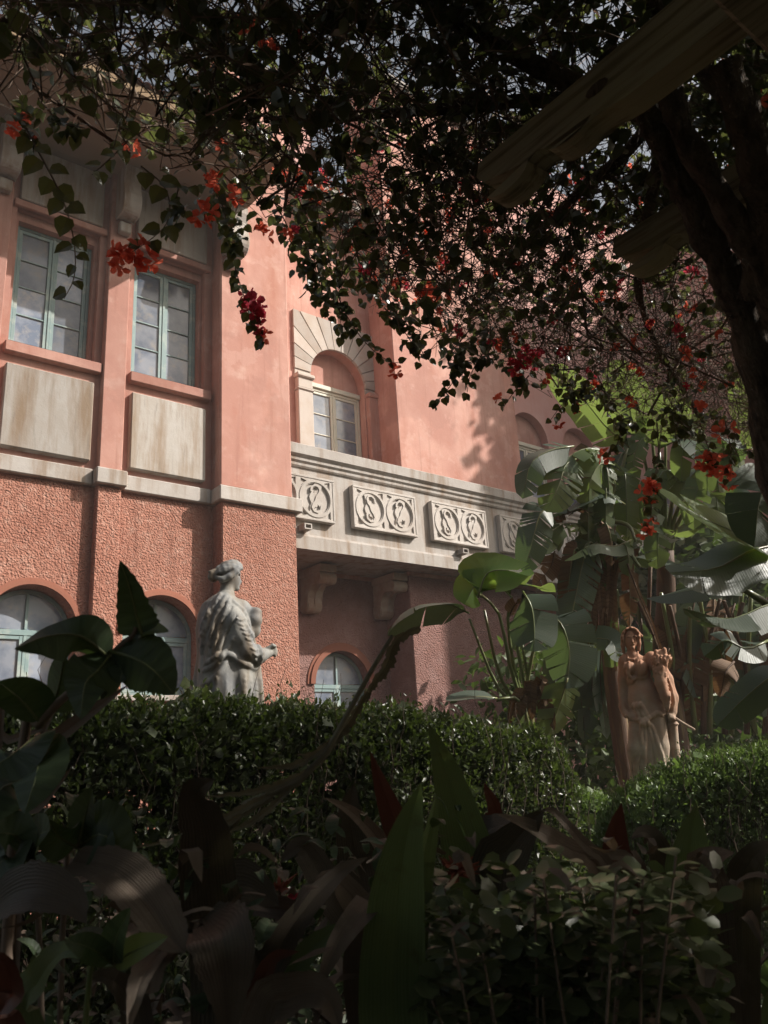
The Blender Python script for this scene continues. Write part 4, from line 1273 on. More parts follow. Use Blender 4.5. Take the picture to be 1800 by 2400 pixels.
kn.add(kc + [(1.485, .88, RZ + .085)], [(i, (i + 1) % 10, 10) for i in range(10)]); kn.build('knot', M['bark'], perg)

# ------------------------------------------------------------------ flowering vine over the pergola
vine = empty('bougainvillea_vine', (2.5, .95, 0), 'flowering vine with red bracts spilling over the pergola above', 'vine')
# trunk: two stems twined together
def wob_path(pts, n=5, amp=.012):
    out = []
    for i in range(len(pts) - 1):
        a, b = Vector(pts[i]), Vector(pts[i + 1])
        for k in range(n):
            out.append(a.lerp(b, k / n) + Vector((U(-amp, amp), U(-amp, amp), U(-amp, amp) * .4)))
    out.append(Vector(pts[-1]))
    return out


def smooth_path(pts, it=2):
    pts = [Vector(p) for p in pts]
    for _ in range(it):
        q = [pts[0]]
        for i in range(len(pts) - 1):
            q += [pts[i] * .75 + pts[i + 1] * .25, pts[i] * .25 + pts[i + 1] * .75]
        q.append(pts[-1]); pts = q
    return pts


def stem(pts, r0, r1, name='trunk', n=10, jit=.10, mat=None):
    P = smooth_path(pts, 3)
    m = len(P)
    q = MB(); q.tube(P, [(r0 + (r1 - r0) * i / (m - 1)) * (1 + .10 * math.sin(i * .9) + U(-.05, .05)) for i in range(m)], n, jit=jit)
    return q.build(name, mat or M['bark'], vine, smooth=True)


foot = Vector((2.42, .98, 0))
stem([foot, at(1830, 1180, 2.35), at(1790, 900, 2.35), at(1735, 700, 2.35), at(1660, 560, 2.33), at(1600, 420, 2.3), at(1530, 270, 2.3), at(1420, 120, 2.25)], .058, .036, jit=.12)
stem([foot + Vector((.06, .02, 0)), at(1880, 1150, 2.3), at(1850, 800, 2.25), at(1770, 600, 2.25), at(1640, 380, 2.2), at(1570, 250, 2.2), at(1560, 60, 2.2)], .042, .03, jit=.12)
stem([at(1640, 560, 2.36), at(1625, 470, 2.42), at(1640, 400, 2.46), at(1590, 300, 2.42)], .014, .010)
stem([at(1770, 700, 2.3), at(1800, 500, 2.2), at(1760, 330, 2.1), at(1700, 150, 2.1)], .05, .04)
# main limbs running through the canopy
for a, b, c in (((1.5, 1.2, 2.0), (.9, 1.3, 2.2), (-.2, 1.3, 2.35)), ((1.8, 1.2, 2.0), (1.5, 1.7, 2.15), (1.2, 2.0, 2.2)), ((2.2, 1.1, 1.9), (3.0, 1.8, 2.0), (4.2, 2.2, 1.85)),
                ((2.2, 1.1, 2.0), (2.4, 1.7, 2.15), (2.5, 2.1, 2.1)), ((2.0, .9, 2.05), (.8, .6, 2.1), (-.8, .8, 2.15)), ((2.4, .9, 2.0), (3.6, 1.0, 2.1), (5.2, 1.4, 2.0))):
    stem([at(1530, 270, 2.3) if a[0] < 2 else at(1560, 60, 2.2), Vector(a) + Vector((0, 0, E)), Vector(b) + Vector((0, 0, E)), Vector(c) + Vector((0, 0, E))], .034, .010, 'limb', 7)

# how far down the vine hangs, by bearing from the garden seat (z above eye divided by distance from the facade line)
KX = [-.6, .15, .24, .36, .46, .55, .60, .68, .75, .82, .92, 1.00, 1.06, 1.18, 1.31, 1.45, 1.62, 1.85, 2.1, 2.6, 5]
KZ = [.90, .875, .90, .905, .905, .895, .885, .84, .80, .785, .765, .735, .76, .775, .745, .73, .725, .73, .75, .8, .95]


def keepf(soft, lift=0.0):
    def f(Q):
        y = np.maximum(Q[:, 1], .25)
        k = (Q[:, 2] - E) / y
        under = (Q[:, 1] < 1.38) & (Q[:, 0] > 1.0) & (Q[:, 2] < 1.72 + E)      # the rafters stay bare underneath
        return ~under & ((k > np.interp(Q[:, 0] / y, KX, KZ) + lift + np.abs(RNG.normal(0, soft, len(Q)))) | (Q[:, 1] < .6) & (Q[:, 2] > 1.6 + E))
    return f


def keep_path(P, soft=.03, lift=0.0):
    """keep shoots whose lowest point stays above the hanging line"""
    y = np.maximum(P[..., 1], .25)
    k = (P[..., 2] - E) / y - np.interp(P[..., 0] / y, KX, KZ) - lift
    ok = (k > 0) | ((P[..., 1] < .6) & (P[..., 2] > 1.58 + E))
    ok &= ~((P[..., 1] < 1.38) & (P[..., 0] > 1.0) & (P[..., 2] < 1.70 + E))
    return ok.all(1)


parts, tw = [], []
# roof layer over the seat (in view) and beyond
def roof_batch(B, x, y, z, ln, size, per, tm, droop=.25):
    P0 = np.stack([RNG.uniform(*x, B), RNG.uniform(*y, B), RNG.uniform(*z, B) + E], 1)
    D0 = np.stack([RNG.normal(0, 1, B), RNG.normal(.25, 1, B), RNG.normal(.0, .35, B)], 1)
    P = sprigs(P0, D0, RNG.uniform(*ln, B), 9, np.full(B, droop), np.full(B, .3))
    P = P[keep_path(P)]
    tw.append((P, .0030, .0010))
    parts.append(leaf_on(P, per, size, tm, keep=keepf(.015)))


roof_batch(420, (-1.2, 1.3), (.7, 2.5), (1.78, 2.40), (.4, 1.0), .044, 24, HEART)
roof_batch(300, (.9, 3.4), (.6, 1.45), (2.0, 2.45), (.4, 1.0), .044, 24, HEART)
roof_batch(190, (-1.2, 3.4), (.6, 2.3), (1.82, 2.40), (.5, 1.2), .044, 23, HEART)
roof_batch(80, (3.0, 5.9), (.3, 2.3), (1.82, 2.40), (.5, 1.2), .050, 18, OVAL)
# hanging front
def curtain(B, x, y, z, ln, droop, size, per, tm, lift=0.0, up=.4):
    P0 = np.stack([RNG.uniform(*x, B), RNG.uniform(*y, B), RNG.uniform(*z, B) + E], 1)
    D0 = np.stack([RNG.normal(0, .8, B), RNG.normal(.55, .5, B), RNG.normal(-.15, .4, B)], 1)
    P = sprigs(P0, D0, RNG.uniform(*ln, B), 10, RNG.uniform(droop * .5, droop * 1.4, B), np.full(B, .2))
    P = P[keep_path(P, lift=lift)]
    tw.append((P, .003, .001))
    parts.append(leaf_on(P, per, size, tm, up=up, keep=keepf(.012, lift)))


curtain(300, (.2, 2.6), (1.5, 2.5), (1.45, 2.3), (.3, .8), .7, .043, 16, HEART)
curtain(190, (2.0, 5.6), (1.5, 2.6), (1.35, 2.3), (.3, .8), .7, .036, 9, HEART)
# bare tangle of twigs at the far side
B = 2100
P0 = np.stack([RNG.uniform(1.6, 5.2, B), RNG.uniform(1.3, 2.5, B), RNG.uniform(1.4, 2.2, B) + E], 1)
P = sprigs(P0, RNG.normal(0, 1, (B, 3)) * np.array([1, .7, .6]), RNG.uniform(.4, 1.1, B), 12, RNG.uniform(.1, .8, B), np.full(B, .3))
tw.append((P[keep_path(P, lift=-.01)], .0024, .0009))
B = 110      # woodier shoots
P0 = np.stack([RNG.uniform(-.2, 4.8, B), RNG.uniform(1.2, 2.3, B), RNG.uniform(1.7, 2.3, B) + E], 1)
P = sprigs(P0, RNG.normal(0, 1, (B, 3)) * np.array([1, .6, .3]), RNG.uniform(.6, 1.5, B), 14, RNG.uniform(.1, .5, B), np.full(B, .3))
tw.append((P[keep_path(P, lift=.0)], .0075, .0018))
B = 800
P0 = np.stack([RNG.uniform(-.2, 2.2, B), RNG.uniform(1.0, 2.4, B), RNG.uniform(1.6, 2.3, B) + E], 1)
P = sprigs(P0, RNG.normal(0, 1, (B, 3)) * np.array([1, .8, .4]), RNG.uniform(.4, 1.2, B), 12, RNG.uniform(.1, .6, B), np.full(B, .3))
tw.append((P[keep_path(P, lift=-.01)], .0035, .0012))
# thick upper layer that keeps the sun out, coarse leaves
B = 40000
Q = np.stack([RNG.uniform(-4.5, 5.9, B), RNG.uniform(-3.4, 1.0, B), RNG.uniform(2.25, 2.65, B) + E], 1)
D = RNG.normal(0, 1, (B, 3)) * np.array([1, 1, .35]); Nn = RNG.normal(0, .4, (B, 3)) + np.array([0, 0, 1])
parts.append(leaves(Q, D, Nn, RNG.uniform(.06, .115, B), DIAM))
V, Fc = join(parts)
np_mesh('foliage', M['bleaf'], V, Fc, vine, kind='stuff')
V, Fc = join([tubes(P, np.full(len(P), a), np.full(len(P), b)) for P, a, b in tw])
np_mesh('twigs', M['twig'], V, Fc, vine, kind='stuff')

B = 60
# strands that hang free, leaf by leaf, and the bract clusters
def heart_leaf_mesh(size, mat=M['bleaf']):
    T, F_ = HEART
    q = MB(); q.add([(p[0] * size, p[1] * size, p[2] * size) for p in T], [tuple(f) for f in F_])
    return q.mesh('leaf', mat, recalc=False)


LM = [heart_leaf_mesh(1.0) for _ in range(1)]


def bract_cluster_mesh(seed, mat, n=4):
    rr = random.Random(seed)
    q = MB()
    for i in range(n):
        ax = Vector((rr.uniform(-1, 1), rr.uniform(-1, 1), rr.uniform(-.6, .8))).normalized()
        o = ax * rr.uniform(.012, .026)
        s1 = ax.orthogonal().normalized(); s2 = ax.cross(s1)
        for k in range(3):
            a = k * 2.094 + rr.uniform(-.2, .2)
            d = (s1 * math.cos(a) + s2 * math.sin(a))
            sd = ax.cross(d)
            L, W = rr.uniform(.026, .034), rr.uniform(.012, .015)
            P_ = [o, o + d * L * .35 + sd * W + ax * .010, o + d * L * .75 + sd * W * .75 + ax * .016, o + d * L + ax * .014, o + d * L * .75 - sd * W * .75 + ax * .017, o + d * L * .35 - sd * W + ax * .009, o + d * L * .5 + ax * .006]
            q.add(P_, [(0, 1, 6), (6, 1, 2), (6, 2, 3), (6, 3, 4), (6, 4, 5), (0, 6, 5)])
    return q.mesh('flower', mat, recalc=False)


BM = [bract_cluster_mesh(i, M['bract'], 3 + i % 3) for i in range(6)]
BP = [bract_cluster_mesh(i + 50, M['bract_pink'], 4) for i in range(3)]


def flower(p, scale=1.0, pink=False):
    place(random.choice(BP if pink else BM), 'flower', vine, p, (U(0, 6), U(0, 6), U(0, 6)), (scale * U(.85, 1.15),) * 3)


nleaf = 0


def strand(pts, depth, step=.028, size=.05, fl=(), dd=0.0):
    """pts: bearings of the strand; depth along the view at its root, dd change to its tip"""
    global nleaf
    n = len(pts)
    P = smooth_path([at(p[0], p[1], depth + dd * i / (n - 1)) for i, p in enumerate(pts)], 2)
    shoots = MB(); shoots.tube(P, [.0030 - .0018 * i / (len(P) - 1) for i in range(len(P))], 4); shoots.build('shoot', M['twig'], vine)
    acc, side = 0, 1
    for i in range(len(P) - 1):
        d = P[i + 1] - P[i]; l = d.length
        acc += l
        while acc > step and nleaf < 290:
            acc -= step; side = -side; nleaf += 1
            t = d.normalized()
            out = (t.cross(_f).normalized() * side * U(.6, 1.2) + t * .5 + Vector((U(-.4, .4), U(-.4, .4), U(-1.0, -.1)))).normalized()
            zz = (Vector((U(-.6, .6), U(-.6, .6) - .6, .5)) - _f * U(.6, 1.6)).normalized()
            xx = out.cross(zz).normalized(); zz = xx.cross(out)
            base = P[i] + out * .008
            R_ = Matrix((xx, out, zz)).transposed().to_euler()
            s_ = size * U(.8, 1.3) * (1 - .30 * i / len(P))
            place(LM[0], 'leaf', vine, base, R_, (s_, s_, s_))
    for px, py, d_, sc, pk in fl: flower(at(px, py, depth + d_), sc, pk)
    if depth > 2.8: mass([tuple(p) for p in P], .03, 45, size * .85)


MASS, MTW = [], []


def mass(P, rad, dens, size):
    """side twigs and smaller leaves around a hanging shoot"""
    A_ = np.array([list(p) for p in P])
    sl = np.linalg.norm(np.diff(A_, axis=0), axis=1); cu = np.concatenate([[0], np.cumsum(sl)])
    n = max(4, int(cu[-1] * dens))
    t = RNG.uniform(0, cu[-1], n)
    C = np.stack([np.interp(t, cu, A_[:, i]) for i in range(3)], 1)
    o = RNG.normal(0, 1, (n, 3)); o[:, 2] -= .5; o = unit(o)
    r = RNG.uniform(.2, 1.3, n) * rad * (1.15 - .7 * t / cu[-1])
    Q = C + o * r[:, None]
    D = unit(o * .5 + np.array([0, 0, -.7]) + RNG.normal(0, .4, (n, 3)))
    MASS.append(leaves(Q, D, unit(RNG.normal(0, .55, (n, 3)) + np.array([-.5, -.8, .5])), RNG.uniform(size * .65, size * 1.1, n), HEART))
    k = n // 3
    MTW.append(np.stack([C[:k], (C[:k] + Q[:k]) / 2 + np.array([0, 0, .006]), Q[:k]], 1))


for pts, d_, rad in (([(690, 470), (715, 560), (735, 640), (745, 700)], 3.3, .10), ([(750, 520), (770, 600), (790, 690), (800, 770)], 3.4, .10), ([(640, 470), (670, 520), (690, 570)], 3.2, .07), ([(820, 560), (850, 650), (870, 690)], 3.5, .10),
                      ([(900, 600), (930, 700), (960, 780), (1000, 840)], 3.5, .09), ([(1000, 640), (1040, 740), (1060, 830), (1080, 880)], 3.6, .12), ([(1100, 650), (1130, 760), (1150, 850)], 3.6, .12), ([(1180, 760), (1210, 850), (1230, 900)], 3.7, .10),
                      ([(560, 470), (540, 540), (548, 590)], 3.0, .06), ([(420, 430), (410, 480), (400, 530)], 2.6, .05), ([(480, 420), (520, 470), (530, 520)], 2.8, .07), ([(1280, 820), (1330, 900), (1350, 930)], 3.8, .10), ([(1400, 880), (1440, 960), (1480, 1000)], 3.8, .10), ([(1550, 900), (1590, 980), (1610, 1010)], 3.7, .10), ([(700, 400), (760, 470), (830, 520)], 3.2, .12), ([(30, 250), (60, 300), (70, 340)], 2.4, .05), ([(90, 230), (140, 290), (200, 300)], 2.4, .05)):
    P = smooth_path([at(p[0], p[1], d_) for p in pts], 2)
    sh = MB(); sh.tube(P, [.0035 - .0022 * i / (len(P) - 1) for i in range(len(P))], 4); sh.build('shoot', M['twig'], vine)
    mass([tuple(p) for p in P], rad, 230 if rad > .08 else 200, .042)
strand([(60, 300), (120, 410), (150, 470), (175, 560), (178, 650), (150, 700)], 2.35, .034, .058)
strand([(330, 390), (395, 440), (400, 520), (350, 565), (310, 590)], 2.5, .036, .056, [(290, 600, 0, 1.25, False), (325, 590, 0, 1.25, False), (308, 618, .02, 1.1, False), (342, 605, .02, 1.1, False), (278, 620, 0, .9, False)])
strand([(300, 330), (255, 375), (215, 410)], 2.5, .022, .05)
strand([(540, 540), (548, 620), (570, 690), (590, 750), (620, 805)], 3.1, .026, .047, [(598, 708, 0, 1.1, True), (592, 735, 0, 1.1, True), (608, 765, 0, .8, True), (622, 790, 0, .7, False), (580, 690, 0, .9, True)])
strand([(740, 540), (735, 620), (760, 700), (770, 750)], 3.3, .026, .046)
strand([(770, 620), (800, 720), (850, 800), (910, 850), (935, 850)], 3.4, .024, .042, [(925, 868, 0, .8, False)])
strand([(900, 720), (960, 790), (985, 850)], 3.5, .026, .042)
strand([(1100, 800), (1075, 870), (1050, 915), (1010, 955)], 3.6, .024, .042)
strand([(1130, 830), (1100, 880), (1095, 920)], 3.6, .026, .042)
strand([(1240, 880), (1210, 910), (1180, 955)], 3.7, .024, .042, [(1172, 935, 0, .8, False)])
strand([(1390, 900), (1330, 930), (1290, 985)], 3.8, .024, .04, [(1308, 990, 0, .9, False), (1345, 955, 0, .7, False)])
strand([(1460, 980), (1450, 1040), (1425, 1068)], 3.8, .026, .04, [(1422, 1068, 0, 1.1, False)])
strand([(1540, 990), (1545, 1080), (1522, 1150)], 3.6, .05, .038, [(1516, 1140, 0, 1.1, False), (1525, 1160, 0, 1.1, False), (1510, 1155, 0, .9, False), (1530, 1140, 0, .9, False)])
strand([(1520, 1150), (1530, 1200), (1515, 1240)], 3.6, .03, .04, [(1505, 1245, 0, .9, False), (1522, 1232, 0, .9, False)])
strand([(1640, 990), (1660, 1050), (1675, 1085)], 3.4, .05, .038, [(1655, 1080, 0, 1.1, False), (1672, 1088, 0, 1.15, False), (1690, 1082, 0, 1.1, False), (1664, 1098, 0, .9, False)])
strand([(1700, 990), (1715, 1060), (1705, 1120)], 3.4, .04, .04, [(1700, 1112, 0, 1.0, False), (1710, 1128, 0, 1.0, False), (1697, 1010, 0, 1.2, False)])
strand([(1600, 960), (1580, 1020), (1590, 1040)], 3.6, .03, .04)
V, Fc = join(MASS); np_mesh('foliage', M['bleaf'], V, Fc, vine, kind='stuff')
V, Fc = join([tubes(P, np.full(len(P), .0014), np.full(len(P), .0008)) for P in MTW]); np_mesh('twigs', M['twig'], V, Fc, vine, kind='stuff')
for px, py, d_, sc, pk in ((38, 300, 2.4, .95, False), (48, 282, 2.4, .8, False), (75, 330, 2.4, .5, False), (505, 425, 2.7, 1.1, False), (515, 350, 2.8, 1.0, False), (300, 330, 2.7, .9, False), (310, 350, 2.7, .9, False),
                           (465, 500, 2.6, 1.25, False), (470, 520, 2.6, 1.0, False), (492, 492, 2.6, 1.0, False), (615, 555, 3.0, 1.1, False), (610, 540, 3.0, .9, False), (672, 555, 3.1, .8, False), (550, 455, 2.8, 1.0, False),
                           (690, 400, 3.2, 1.2, False), (720, 420, 3.2, 1.2, False), (760, 425, 3.2, 1.1, False), (660, 405, 3.2, 1.0, False), (700, 440, 3.2, 1.0, False), (830, 530, 3.3, 1.1, False), (740, 470, 3.2, .9, False),
                           (985, 670, 3.3, 1.2, False), (1000, 690, 3.3, 1.2, False), (1020, 615, 3.4, 1.2, False), (1040, 620, 3.4, 1.0, False), (1035, 690, 3.4, 1.0, False), (990, 700, 3.3, .9, False), (1050, 495, 3.4, .9, False),
                           (1055, 530, 3.4, .9, False), (1050, 470, 3.4, .8, False), (1220, 845, 3.6, 1.3, True), (1235, 830, 3.6, 1.3, True), (1250, 850, 3.6, 1.1, True), (1200, 860, 3.6, 1.0, True), (1260, 820, 3.6, 1.1, True),
                           (1215, 870, 3.6, .8, False), (1290, 745, 3.7, .9, True), (1345, 440, 3.3, 1.2, False), (1350, 480, 3.3, 1.1, False), (1360, 500, 3.3, 1.0, False), (1390, 905, 3.8, .9, False), (1680, 175, 2.6, 1.4, False), (1690, 190, 2.6, 1.2, False), (1770, 240, 2.6, 1.0, False), (1180, 100, 2.8, .9, False),
                           (690, 70, 2.5, 1.0, False), (625, 110, 2.4, .9, False), (575, 55, 2.3, .8, False), (1280, 140, 2.9, .9, False), (1330, 620, 3.5, 1.0, False), (1660, 590, 3.3, .9, False), (1150, 640, 3.5, .8, False), (945, 590, 3.3, .8, False), (1600, 830, 3.5, 1.0, False), (1745, 840, 3.3, 1.2, False), (1755, 820, 3.3, 1.1, False), (1440, 700, 3.6, .8, False), (1500, 870, 3.7, .8, False)):
    flower(at(px, py, d_), sc * .85, pk)
for k in range(130):
    px, py = U(620, 1720), U(330, 960)
    if py > 560 + (px - 620) * .5: continue
    flower(at(px, py, U(3.1, 3.9)), U(.45, .85), k % 4 == 0)

# ------------------------------------------------------------------ clipped hedges
def hedge(name, path, width, ztop, zbot, n_out, n_in, size, mat, label, top_round=.12, tmpl=OVAL, fuzz=.05, rough=1.0):
    """path: (x, y) centre line; ztop: height at each point"""
    root = empty(name, (path[0][0], path[0][1], 0), label, 'hedge')
    P = np.array(path, float); zt = np.array(ztop, float)
    seg = np.linalg.norm(np.diff(P, axis=0), axis=1); cum = np.concatenate([[0], np.cumsum(seg)])
    Lt = cum[-1]

    def surf(n, inset):
        t = RNG.uniform(0, Lt, n)
        x = np.interp(t, cum, P[:, 0]); y = np.interp(t, cum, P[:, 1]); z1 = np.interp(t, cum, zt)
        i = np.clip(np.searchsorted(cum, t) - 1, 0, len(seg) - 1)
        d = (P[i + 1] - P[i]) / seg[i][:, None]
        nx_, ny_ = d[:, 1], -d[:, 0]
        endf = np.minimum(1, np.sqrt(np.maximum(0, 1 - np.maximum(0, 1 - np.minimum(t, Lt - t) / (width * .5)) ** 2)))
        h = z1 - zbot
        hw = width * .5 * (.35 + .65 * endf)
        # walk round the section: front, top, back
        per = RNG.uniform(0, 1, n)
        a = np.where(per < .5, 0, np.where(per < .85, 1, 2))
        u = RNG.uniform(0, 1, n)
        s_ = np.where(a == 0, 1., np.where(a == 1, 2 * u - 1, -1.))
        v = np.where(a == 1, 1., u)
        rd = top_round
        zz = zbot + h * v - np.where(a == 1, rd * np.abs(s_) ** 3, 0) - (1 - endf) * h * .25 * v
        off = hw * s_ * np.where((a != 1) & (v > .85), 1 - (v - .85) * 1.2, 1)
        bump = .5 * np.sin(t * 5.1 + s_ * 2) + .5 * np.sin(t * 11.3 + zz * 7)
        off = off * (1 + .07 * bump * rough); zz = zz + (.032 * bump + .018 * np.sin(t * 23 + s_ * 3)) * rough
        Q = np.stack([x + nx_ * off, y + ny_ * off, zz], 1)
        On = np.stack([np.where(a == 1, nx_ * s_ * .3, nx_ * np.sign(s_)), np.where(a == 1, ny_ * s_ * .3, ny_ * np.sign(s_)), np.where(a == 1, 1., .25)], 1)
        On = unit(On)
        shoot = (RNG.uniform(0, 1, n) < .025 * rough) & (a == 1)
        Q[:, 2] += np.where(shoot, RNG.uniform(.02, .085, n), 0)
        Q = Q - On * np.abs(RNG.normal(0, inset, n))[:, None] * ~shoot[:, None] + On * RNG.uniform(-.01, fuzz * .6, n)[:, None] * (RNG.uniform(0, 1, n) < .25)[:, None]
        return Q, On

    Q, On = surf(n_out, .05)
    D = unit(On * .7 + np.array([0, 0, .35]) + RNG.normal(0, .6, Q.shape))
    parts = [leaves(Q, D, unit(RNG.normal(0, .5, Q.shape) + np.array([0, 0, .8]) + On * .5), RNG.uniform(size * .6, size * 1.2, len(Q)), tmpl)]
    Q, On = surf(n_in, .10)
    Q -= On * RNG.uniform(.04, width * .45, len(Q))[:, None] * np.array([1, 1, .6])
    D = RNG.normal(0, 1, Q.shape)
    parts.append(leaves(Q, D, RNG.normal(0, 1, Q.shape), RNG.uniform(size * 1.6, size * 2.6, len(Q)), DIAM))
    V, Fc = join(parts)
    np_mesh('foliage', mat, V, Fc, root, kind='stuff')
    Q, On = surf(max(150, n_out // 45), .22)
    S_ = Q.copy(); S_[:, 2] = np.maximum(zbot, Q[:, 2] - RNG.uniform(.3, .7, len(Q)))
    Pp = sprigs(S_, Q - S_ + On * .1, np.linalg.norm(Q - S_, axis=1) + .06, 7, np.zeros(len(Q)), np.full(len(Q), .12))
    V, Fc = tubes(Pp, np.full(len(Q), .004), np.full(len(Q), .0015))
    np_mesh('twigs', M['hedge_twig'], V, Fc, root, kind='stuff')
    return root


HY = 3.98
hedge('garden_hedge', [(-.6, HY), (.9, HY), (1.9, HY), (2.8, HY), (3.5, HY + .02), (4.1, HY + .06), (4.75, HY + .08)], .62,
      [1.54, 1.535, 1.53, 1.50, 1.44, 1.36, 1.24], .12, 46000, 26000, .038, M['hedge'], 'long dark leafy hedge in front of the white cloaked statue')
hedge('garden_hedge', [(4.65, 4.12), (5.05, 4.02), (5.35, 3.75)], .5, [1.0, .90, .76], .05, 10000, 6000, .030, M['box'], 'small low shaded hedge in the gap beside the brick path', tmpl=LANCE, rough=.3, fuzz=.03)
hedge('garden_hedge', [(4.17, 3.30), (4.45, 3.08), (4.75, 2.86), (5.2, 2.50), (5.9, 1.9), (6.6, 1.2)], .62, [.84, 1.03, 1.14, 1.19, 1.18, 1.16], .08, 30000, 14000, .030, M['box'],
      'rounded bright green box hedge lit by the sun before the terracotta statue', tmpl=LANCE, top_round=.10, rough=.3, fuzz=.03)

# ------------------------------------------------------------------ leaf blades
def catmull(pts, n):
    P = [Vector(p) for p in pts]
    P = [P[0] * 2 - P[1]] + P + [P[-1] * 2 - P[-2]]
    out = []
    m = len(P) - 3
    for i in range(n + 1):
        t = i / n * m
        k = min(int(t), m - 1); f = t - k
        a, b, c, d = P[k:k + 4]
        out.append(.5 * ((2 * b) + (c - a) * f + (2 * a - 5 * b + 4 * c - d) * f * f + (3 * b - a - 3 * c + d) * f ** 3))
    return out


PROF = {
    'banana': lambda t: min(1, (t / .14)) ** .55 * max(0, 1 - t ** 5) ** .5,
    'strap': lambda t: (.62 + .38 * min(1, t / .35)) * max(0, 1 - max(0, (t - .35) / .65) ** 1.9) ** .9,
    'spear': lambda t: (.55 + .45 * min(1, t / .4)) * max(0, 1 - max(0, (t - .4) / .6) ** 1.5),
    'ovate': lambda t: max(0, math.sin(math.pi * min(1, t ** .72))) ** .75,
    'heart': lambda t: min(1, (t / .10)) ** .5 * max(0, 1 - t ** 1.6) ** .85,
    'band': lambda t: 1.0 if t < .93 else .9,
}


def blade(mb, pts, width, prof, hint, fold=.25, strips=1, ragged=0.0, droop=.0, n=16, across=2, curl=0.0, bite=0.0):
    """leaf blade about a midrib curve; torn into strips on each side; uv: u across, v along"""
    C = catmull(pts, n)
    hint = Vector(hint)
    fr = []
    for i, p in enumerate(C):
        t = (C[min(i + 1, n)] - C[max(i - 1, 0)]).normalized()
        h = hint - t * hint.dot(t)
        nn = h.normalized() if h.length > 1e-4 else t.orthogonal().normalized()
        s = t.cross(nn).normalized()
        fr.append((p, t, s, nn))
    pf = PROF[prof]

    def P(v, s_, out, fa, shift):
        i = min(int(v * n), n - 1); f = v * n - i
        p = fr[i][0].lerp(fr[i + 1][0], f); t = fr[i][1].lerp(fr[i + 1][1], f); s = fr[i][2].lerp(fr[i + 1][2], f); nn = fr[i][3].lerp(fr[i + 1][3], f)
        w = width * .5 * pf(v) * out
        a = fa - curl * out
        return p + t * (shift * out * width) + s * (s_ * w * math.cos(a)) + nn * (w * math.sin(a))

    for side in (1, -1):
        if strips <= 1:
            cuts = [0, 1]
        else:
            cuts = sorted([0, 1] + [U(.08, .96) for _ in range(strips - 1)])
        for k in range(len(cuts) - 1):
            a, b = cuts[k], cuts[k + 1]
            if b - a < .012: continue
            m = max(1, round((b - a) * n))
            fa = fold + (U(-1, .5) * droop if strips > 1 else 0)
            gap = min(.010, (b - a) * .25) if strips > 1 else 0
            cut = 1 - ragged * U(0, 1) if strips > 1 else 1
            vs, uv, fs = [], [], []
            for i in range(m + 1):
                v = a + (b - a) * i / m
                for j in range(across + 1):
                    o = j / across
                    vv = v + (gap * o if i == 0 and a > 0 else 0) - (gap * o if i == m and b < 1 else 0)
                    oo = o * cut * (1 - (bite * (.5 * abs(math.sin(v * 23 + side)) ** 3 + .5 * abs(math.sin(v * 57 + side * 2)) ** 2) if j == across else 0))
                    vs.append(P(min(max(vv, 0), 1), side, oo, fa, .16 if prof == 'banana' else .05))
                    uv.append((.5 + .5 * side * o, v))
            for i in range(m):
                for j in range(across):
                    q = i * (across + 1) + j
                    f = (q, q + 1, q + across + 2, q + across + 1)
                    fs.append(f if side < 0 else f[::-1])
            mb.add(vs, fs, uv)
    return C


def leaf(root, pts, width, prof='banana', mat='banana', hint=(0, 0, 1), rib=.009, ribmat='stalk', name='leaf', label=None, **kw):
    mb = MB()
    C = blade(mb, pts, width, prof, hint, **kw)
    o = mb.build(name, M[mat], root, smooth=True, recalc=False, label=label)
    if rib:
        r = MB(); m = len(C)
        r.tube([c + Vector((0, 0, -rib * .3)) for c in C[::2] if True], [rib * (1 - .85 * i / (len(C[::2]) - 1)) for i in range(len(C[::2]))], 5)
        r.build('midrib', M[ribmat], o, smooth=True)
    return o


def stalk(root, pts, r0, r1, mat='stalk', name='stalk', n=6):
    P = catmull(pts, 8)
    q = MB(); q.tube(P, [r0 + (r1 - r0) * i / 8 for i in range(9)], n)
    return q.build(name, M[mat], root, smooth=True)


# ------------------------------------------------------------------ banana-like plants beside the balcony
def A(*pd):
    return [at(*p) for p in pd]


CAMV = -_f
# left clump: fan of stalks in front of the pebbledash wall
b1 = at(1232, 1715, 6.4); b1.z = 0
ban = empty('banana_plant', b1, 'slender clump of banana stalks with one bright green leaf under the balcony', 'plant')
top = at(1232, 1700, 6.4)
for pts in (((1232, 1715, 6.4), (1170, 1580, 6.4), (1135, 1430, 6.3)), ((1235, 1710, 6.45), (1195, 1560, 6.4), (1170, 1440, 6.4), (1128, 1395, 6.35)), ((1228, 1715, 6.4), (1160, 1600, 6.5), (1100, 1450, 6.5)),
            ((1240, 1715, 6.5), (1205, 1570, 6.5), (1190, 1450, 6.5), (1200, 1400, 6.5)), ((1245, 1715, 6.4), (1225, 1580, 6.4), (1210, 1480, 6.4), (1240, 1400, 6.4)), ((1250, 1715, 6.5), (1235, 1600, 6.5), (1265, 1480, 6.5), (1292, 1440, 6.5)),
            ((1240, 1715, 6.3), (1215, 1640, 6.3), (1165, 1640, 6.2)), ((1250, 1718, 6.5), (1245, 1640, 6.5), (1232, 1560, 6.5), (1222, 1500, 6.5))):
    stalk(ban, [Vector((b1.x + U(-.06, .06), b1.y + U(-.06, .06), .1))] + A(*pts), .024, .011)
leaf(ban, A((1120, 1400, 6.3), (1140, 1345, 6.3), (1180, 1335, 6.2), (1220, 1345, 6.1)), .46, mat='banana_bright', hint=CAMV + Vector((.2, 0, .9)), fold=-.75, curl=-.5, strips=3, droop=.2)
